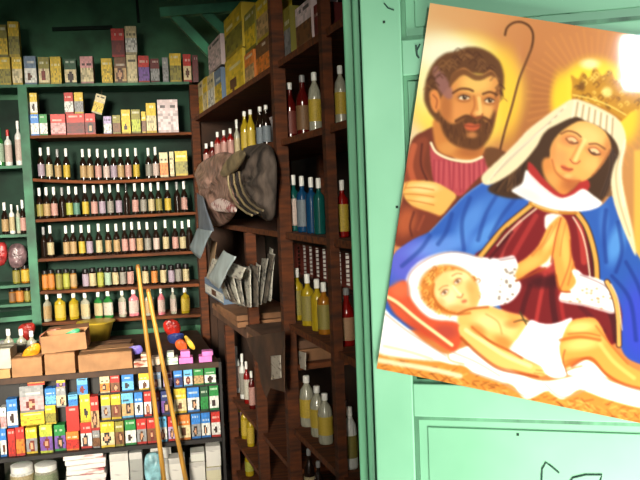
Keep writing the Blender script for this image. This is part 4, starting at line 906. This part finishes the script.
poly([(561,165),(565,165.5),(568,167.5),(573,168.5),(571,171.5),(566,171.5),(562,169)],(212,112,72),.7); line([(561,166.5),(567,169),(573,169.5)],.9,(160,74,50))
ell(568,176,4,2,(252,206,130),.7,.7)
# veil
ve=poly([(573,99),(586,102),(602,109),(618,119),(625,132),(626,146),(623,160),(622,178),(627,205),(633,232),(636,256),(628,240),(620,220),(614,202),(611,182),(614,166),(619,152),(613,138),(600,127),(586,121),(575,117),(558,124),(545,132),(536,147),(522,164),(507,176),(492,184),(484,184),(482,176),(496,162),(512,147),(528,130),(546,116),(560,106)],(244,226,184),.7)
for i in range(14):
    u=i/13; line([(575+38*u,101+17*u),(572+40*u,118+18*u)],1.2,(150,118,86) if i%2 else (255,250,226),.7,.6,clip=ve)
for i in range(7): line([(566-3*i,106+3.2*i),(540-5*i,132+4*i),(500-2*i,170+2*i)],1.2,(176,146,110) if i%2 else (255,250,228),.6,.8,clip=ve)
line([(622,150),(616,172),(619,200),(630,236)],1.6,(190,160,120),.6,1,clip=ve); line([(625,140),(620,170),(624,206)],2,(255,246,214),.7,1,clip=ve)
# undershirt, praying hands, sleeves
poly([(546,215),(562,215.5),(558,226),(546,230)],(248,240,230),.5)
poly([(541,250),(551,242),(552,262),(545,268),(536,262)],(252,244,228),.8)
poly([(546,230),(552,222),(560,216),(566,220),(570,234),(571,250),(574,264),(578,278),(570,292),(558,288),(555,268),(552,255),(546,262),(530,272),(516,280),(512,268),(526,258),(538,246)],(240,176,92),.6)
ell(550,240,4,12,(255,214,130),.8,.7,25); ell(565,250,4,20,(255,206,116),.7,.7,-6); ell(530,264,14,5,(255,206,120),.6,.7,-30)
line([(561,218),(556,236),(553,252),(551,262)],1.6,(190,104,52),.9,.6); line([(566,222),(562,240),(560,256)],1,(206,124,62),.7,.6); line([(552,226),(544,242),(532,256)],1.2,(206,124,62),.8,.6); line([(557,222),(549,238),(540,250)],1,(214,136,70),.7,.6); line([(570,240),(570,262),(560,290)],1.6,(196,110,58),.7,.8); line([(574,262),(568,285)],2,(206,120,60),.6,1)
slv=poly([(466,262),(478,257),(494,259),(506,257),(514,256),(518,266),(515,276),(521,284),(518,294),(508,303),(492,306),(478,302),(468,290)],(252,248,244),.6)
slv2=poly([(572,271),(578,270),(584,275),(596,278),(610,285),(615,298),(614,313),(602,311),(584,306),(566,303),(559,300),(562,291),(568,292),(576,282)],(252,248,242),.6)
for i in range(46):
    x,y=rg.uniform(474,517),rg.uniform(268,304); ell(x,y,1.6,1.3,(150,132,110),.8,.5,clip=slv)
for i in range(26):
    x,y=rg.uniform(562,614),rg.uniform(288,311); ell(x,y,1.6,1.2,(206,150,96),.7,.5,clip=slv2)
for a in (((470,262),(494,261),(514,258)),((580,275),(600,283),(612,292))): line(a,1.8,(176,150,150),.8,.8)
line([(607,282),(614,296),(618,316),(619,345)],6,(84,58,44)); line([(607,282),(614,296),(618,316),(619,345)],4,(232,186,112)); line([(611,284),(618,300),(622,330)],1,(246,226,190))
# straw bed
poly([(377,340),(420,350),(470,365),(520,380),(580,388),(650,396),(760,410),(760,470),(640,440),(540,415),(440,392),(376,376)],(226,164,84),.8,1,False)
for i in range(420):
    x=rg.uniform(380,760); yb=370+(x-377)*.21; y=yb+rg.uniform(-16,10); s=rg.uniform(5,12); sl=rg.uniform(-.9,.5)
    line([(x,y),(x+s*.7,y-s*sl)],1.1,((255,220,140),(176,112,46),(240,186,100),(140,84,36))[i%4],.6,.5)
# white veil arc behind the infant, pillow
poly([(406,300),(406,280),(414,266),(428,257),(446,252),(464,253),(480,258),(500,262),(496,300),(470,330),(430,330),(412,318)],(254,252,250),1)
poly([(385,292),(394,285),(406,281),(412,300),(430,318),(456,322),(464,332),(456,350),(446,349),(424,334),(404,322),(392,310)],(222,112,74),.8); ell(445,332,12,7,(186,90,84),.6,.6); ell(400,290,9,8,(236,140,96),.7,.6); ell(420,330,14,5,(206,92,60),.6,.6,35)
line([(386,296),(398,303),(416,318),(436,333),(452,345)],3.4,(255,226,176)); line([(386,299),(398,307),(414,321),(434,337),(450,348)],1.2,(200,110,76),.8)
# infant hair, head
ell(449,290,30,25,(222,152,76),1,.10,15)
for i in range(90):
    a=rg.uniform(0,2*math.pi); r=rg.uniform(.7,1.05); x,y=449+30*r*math.cos(a),290+25*r*math.sin(a)
    line([(x-2,y),(x,y-2),(x+2,y),(x+.5,y+2)],1.2,((255,216,130),(186,112,50),(240,180,98))[i%3],.7,.5)
bf=poly([(434,282),(444,272),(458,270),(470,276),(478,290),(478,304),(470,311),(458,312),(444,307),(435,296)],(252,216,150),.8)
ell(448,296,10,9,(255,236,190),.8,.6,clip=bf); ell(460,276,10,5,(255,236,180),.8,.6,clip=bf); ell(474,296,5,12,(236,180,108),.7,.7,clip=bf); ell(458,309,12,4,(232,170,104),.6,.7,clip=bf)
for cx,cy,r in ((444.5,292.5,-32),(457.5,281.5,-32)):
    ell(cx,cy,4.6,3.2,(222,160,100),.7,.5,r); ell(cx,cy,3.4,1.9,(250,240,224),1,.2,r); ell(cx+.2,cy,1.6,1.7,(140,104,74),.9,.3); line([(cx-3,cy+1),(cx-.6,cy-2.4),(cx+3.2,cy-2.6)],1,(150,90,54),.8)
line([(439,290),(443,286.5),(448,285.5)],1.2,(196,128,70),.7); line([(452,276),(457,273.5),(462,274)],1.2,(196,128,70),.7); line([(453,286),(458,292),(461,295)],2,(255,240,200),.8,1); line([(457,297),(461,297.5),(463,294)],1.2,(214,132,86),.9)
poly([(461.5,301),(464,299.5),(466.5,299.5),(467,301.5),(464.5,303),(462,303)],(206,116,84),.6,.8)
# sheets
poly([(383,308),(392,316),(410,330),(426,343),(446,354),(462,348),(474,346),(492,358),(520,374),(545,381),(575,376),(602,372),(625,382),(660,392),(720,398),(720,412),(650,409),(610,400),(588,392),(578,390),(563,399),(552,394),(546,391),(526,399),(512,385),(496,381),(476,374),(464,366),(450,364),(430,358),(410,352),(378,346),(380,325)],(253,251,247),.6)
poly([(379,330),(400,336),(430,350),(448,360),(420,360),(376,352)],(250,246,238),.8); line([(384,346),(410,352),(432,359)],2,(226,200,150),.6,1); line([(448,352),(450,360),(464,364)],1.6,(206,168,110),.7,.8); ell(520,384,20,3,(232,226,224),.6,.7,12); line([(470,350),(500,368),(540,386)],1.2,(226,218,216),.6,1)
line([(378,360),(400,364),(430,369),(460,376)],5,(252,240,214),.8,2)
# infant body
bd=poly([(458,316),(470,309),(488,306),(500,309),(512,313),(524,316),(530,324),(524,334),(514,348),(508,356),(492,346),(474,334),(460,326)],(248,200,124),.8)
ell(488,322,14,8,(255,232,172),.8,.7,20,clip=bd); ell(506,330,12,8,(255,226,160),.7,.7,20,clip=bd); line([(486,314),(498,322),(502,334)],1.4,(222,150,84),.6,1,clip=bd); ell(516,318,9,4,(240,176,96),.7,.6,20,clip=bd)
poly([(470,326),(480,334),(498,346),(512,352),(530,362),(544,368),(551,370),(548,373),(542,376),(532,374),(515,370),(496,366),(478,352),(462,338),(459,326)],(250,206,132),.7); line([(466,330),(484,342),(506,356),(530,366)],4,(255,236,184),.8,1.6); line([(461,336),(478,352),(497,366),(516,371),(538,376)],1.3,(206,128,66),.8,.7); line([(472,328),(490,342),(510,352),(520,357)],1.2,(214,138,76),.7,.7)
for a in (((536,370),(545,371)),((534,373),(544,374))): line(a,.8,(200,120,62),.8,.4,False)
line([(520,312),(524,320),(528,327),(532,335)],1.6,(96,84,52),.9); line([(514,322),(522,320),(530,322)],2,(110,96,60),.8); 
# loincloth
cz=poly([(509,350),(518,338),(526,326),(531,320),(540,323),(550,324),(560,322),(572,318),(568,330),(560,344),(561,356),(567,374),(556,378),(546,374),(540,366),(524,358)],(253,251,249),.6)
for a in (((532,326),(524,340),(516,352)),((545,326),(538,345),(534,360)),((560,326),(550,345),(552,368))): line(a,1.4,(226,220,222),.8,1,clip=cz)
# legs
lg=poly([(570,322),(582,318),(594,318),(601,326),(608,340),(618,354),(630,366),(646,374),(668,384),(690,388),(690,396),(660,392),(636,388),(612,382),(606,376),(596,366),(586,360),(574,364),(565,368),(560,352),(562,338)],(242,180,98),.7)
ell(580,327,14,5,(255,226,150),.8,.7,-5,clip=lg); ell(582,344,18,6,(255,222,146),.8,.7,-8,clip=lg); line([(568,334),(586,333),(600,336)],1.6,(206,126,60),.8,.8,clip=lg); line([(600,344),(614,362),(634,378)],4,(255,214,136),.7,1.6,clip=lg); line([(596,366),(584,358),(566,366)],2,(200,120,58),.7,1); ell(574,361,10,3,(214,130,66),.6,.6,-10)
poly([(564,372),(572,366),(582,360),(592,362),(604,374),(590,374),(574,376)],(253,248,240),.6); line([(566,371),(574,368),(582,366)],1.6,(220,150,80),.8,.7)
line([(565,350),(563,360),(567,374)],1.2,(150,96,54),.8,.6)
for f_ in ([(461,338),(478,354),(497,368),(516,373),(538,377)],[(472,327),(490,341),(510,351),(522,358)],[(458,314),(470,309),(488,307)]): line(f_,2.4,(176,92,38),.7,1.2)
line([(560,340),(580,337),(600,340)],3,(196,112,48),.7,1.6); line([(572,366),(590,358),(606,374),(626,385),(660,393)],3,(180,98,42),.75,1.5); line([(596,326),(610,344),(628,364)],2,(206,124,58),.6,1.2)
ell(503,342,9,6,(214,140,70),.6,.7,30,clip=bd); ell(478,330,8,5,(220,148,78),.6,.7,30,clip=bd); ell(512,324,7,4,(206,130,66),.5,.7,clip=bd)
line([(434,284),(433,296),(442,308),(456,314),(470,313)],2.2,(196,116,52),.7,1.4); ell(440,303,5,5,(240,186,120),.6,.7,clip=bf); ell(470,287,4,6,(232,176,104),.6,.7,clip=bf)
for f_ in ([(383,312),(410,333),(446,356)],[(470,372),(500,382),(524,396)],[(545,384),(562,397),(585,390)],[(600,376),(640,391),(700,400)],[(452,352),(476,362),(500,376)]): line(f_,1.6,(196,170,150),.7,1)
for f_ in ([(560,300),(590,306),(614,313)],[(408,296),(410,274),(430,258),(455,252),(482,258)]): line(f_,1.8,(186,150,140),.6,1)
line([(552,160),(556,172),(566,180),(580,181)],2.4,(190,104,56),.6,1.4); line([(610,150),(603,162),(592,176)],2.2,(170,96,54),.6,1.4); ell(566,142,9,4,(222,140,86),.5,.7,20,clip=mf)
for f_ in ([(545,268),(530,275),(516,281)],[(570,292),(560,290),(556,275)]): line(f_,2.2,(176,92,40),.8,1)
for f_ in ([(470,270),(462,262),(486,244),(506,228)],[(512,232),(500,246),(490,258)]): line(f_,3,(74,20,26),.6,1.6,clip=tu)
# colours darkened towards the foot to offset the stronger lamp light there
w_=np.clip((GY-150)/260,0,1)[...,None]; CAN=255*np.power(np.clip(CAN,0,255)/255,1.12+.38*w_).astype(np.float32)
# soften + print grain
for c_ in range(3): CAN[...,c_]=blur(CAN[...,c_],.35)
CAN=np.clip(CAN,0,255)
def sample(px,py):
    x=np.clip((px-X0)*SS-.5,0,WW_-1.001); y=np.clip((py-Y0)*SS-.5,0,HH-1.001); i=x.astype(int); j=y.astype(int); fx=(x-i)[:,None]; fy=(y-j)[:,None]
    return (CAN[j,i]*(1-fx)+CAN[j,i+1]*fx)*(1-fy)+(CAN[j+1,i]*(1-fx)+CAN[j+1,i+1]*fx)*fy
POFF=.006
TLc=np.array(da(430,3,POFF)); BLc=np.array(da(377,368,POFF)); t2=np.array(da(640,35.5,POFF)); dirn=(t2-TLc)/np.linalg.norm(t2-TLc)
PWID=.585
TRc=TLc+dirn*PWID; b2=np.array(da(640,423,POFF)); dirb=(b2-BLc)/np.linalg.norm(b2-BLc); BRc=BLc+dirb*(PWID*1.0)
nu,nv=360,400
U,V_=np.meshgrid(np.linspace(0,1,nu+1),np.linspace(0,1,nv+1)); U=U.ravel()[:,None]; V_=V_.ravel()[:,None]
AZ=(TLc*(1-U)+TRc*U)*(1-V_)+(BLc*(1-U)+BRc*U)*V_
curl=POFF+.004*np.clip(1-np.hypot(U-0,V_-1)/.25,0,1)**2+.0003*np.sin(7*U+4*V_)
Wp=np.array(DO)[None]+AZ[:,:1]*np.array(DA)[None]+curl*np.array(DNV)[None]; Wp[:,2]+=AZ[:,1]
rel=Wp-np.array(EYE); dd=rel@np.array(_f); PXs=320+F*(rel@np.array(_r))/dd; PYs=240-F*(rel@np.array(_u))/dd
rgb=lin(sample(PXs,PYs))
cen=np.array(DP(*[float(x) for x in (AZ[:,0].mean(),0,AZ[:,1].mean())]))
Vloc=Wp-cen
me=bpy.data.meshes.new('religious_poster')
idx=np.arange((nu+1)*(nv+1)).reshape(nv+1,nu+1)
quads=np.stack([idx[:-1,:-1],idx[1:,:-1],idx[1:,1:],idx[:-1,1:]],-1).reshape(-1,4)
me.from_pydata(Vloc.tolist(),[],quads.tolist()); me.update()
ca=me.color_attributes.new('print','FLOAT_COLOR','POINT'); ca.data.foreach_set('color',np.concatenate([rgb,np.ones((len(rgb),1))],1).astype(np.float32).ravel())
for p in me.polygons: p.use_smooth=True
gm=attr_mat('glossy_print',rough=.6,coat=1.0,coat_rough=.05); gm.node_tree.nodes['Principled BSDF'].inputs['Specular IOR Level'].default_value=.1; me.materials.append(gm)
po=link(bpy.data.objects.new('religious_poster',me)); po.location=cen
tag(po,'tilted glossy nativity poster of woman, bearded man and infant, fixed on the green door','poster')
# ================================================================== light
wd=bpy.data.worlds.new('daylight'); scene.world=wd; wd.use_nodes=True
bg=wd.node_tree.nodes['Background']
sk=wd.node_tree.nodes.new('ShaderNodeTexSky'); sk.sky_type='HOSEK_WILKIE'; sk.turbidity=6; sk.sun_direction=Vector((-.3,-.6,.6)).normalized()
mxn=wd.node_tree.nodes.new('ShaderNodeMix'); mxn.data_type='RGBA'; mxn.inputs['Factor'].default_value=.75
wd.node_tree.links.new(sk.outputs['Color'],mxn.inputs['A']); mxn.inputs['B'].default_value=(.95,.95,.92,1)
wd.node_tree.links.new(mxn.outputs['Result'],bg.inputs['Color']); bg.inputs['Strength'].default_value=.22
def area_light(name,loc,target,size,power,color=(1,1,1),sy=None,spread=None):
    l=bpy.data.lights.new(name,'AREA'); l.energy=power; l.color=color; l.size=size
    if sy: l.shape='RECTANGLE'; l.size_y=sy
    if spread: l.spread=spread
    o=bpy.data.objects.new(name,l); COL.objects.link(o); o.location=loc
    o.rotation_euler=(Vector(target)-Vector(loc)).to_track_quat('-Z','Y').to_euler(); return o
# sunlit ground in front of the shop throwing light up on the door
area_light('ground_bounce',(.58,.45,.60),DP(.36,0,1.25),.6,17,(1,.97,.9),spread=math.radians(150))
# bright sky reaching into the shop through the doorway
area_light('sky_fill',(-1.5,-2.6,2.35),(-.62,5.0,1.1),1.1,43,(1,.93,.78),spread=math.radians(30))
# small lamp added at the mirror angle to put glare on the poster
g=hit(652,62,DO+DNV*POFF,DNV); vd=(g-EYE).normalized(); rf=vd-DNV*2*vd.dot(DNV); gl=g+rf*2.2
area_light('glare_lamp',gl,g,.20,3.2,(1,1,.97),spread=math.radians(60))
area_light('backdrop_lamp',RP(.2,.62,2.4),RP(.2,.95,1.2),.4,45,(1,.96,.88),sy=.5,spread=math.radians(150))  # lamp added to brighten the pale wall behind the lattice
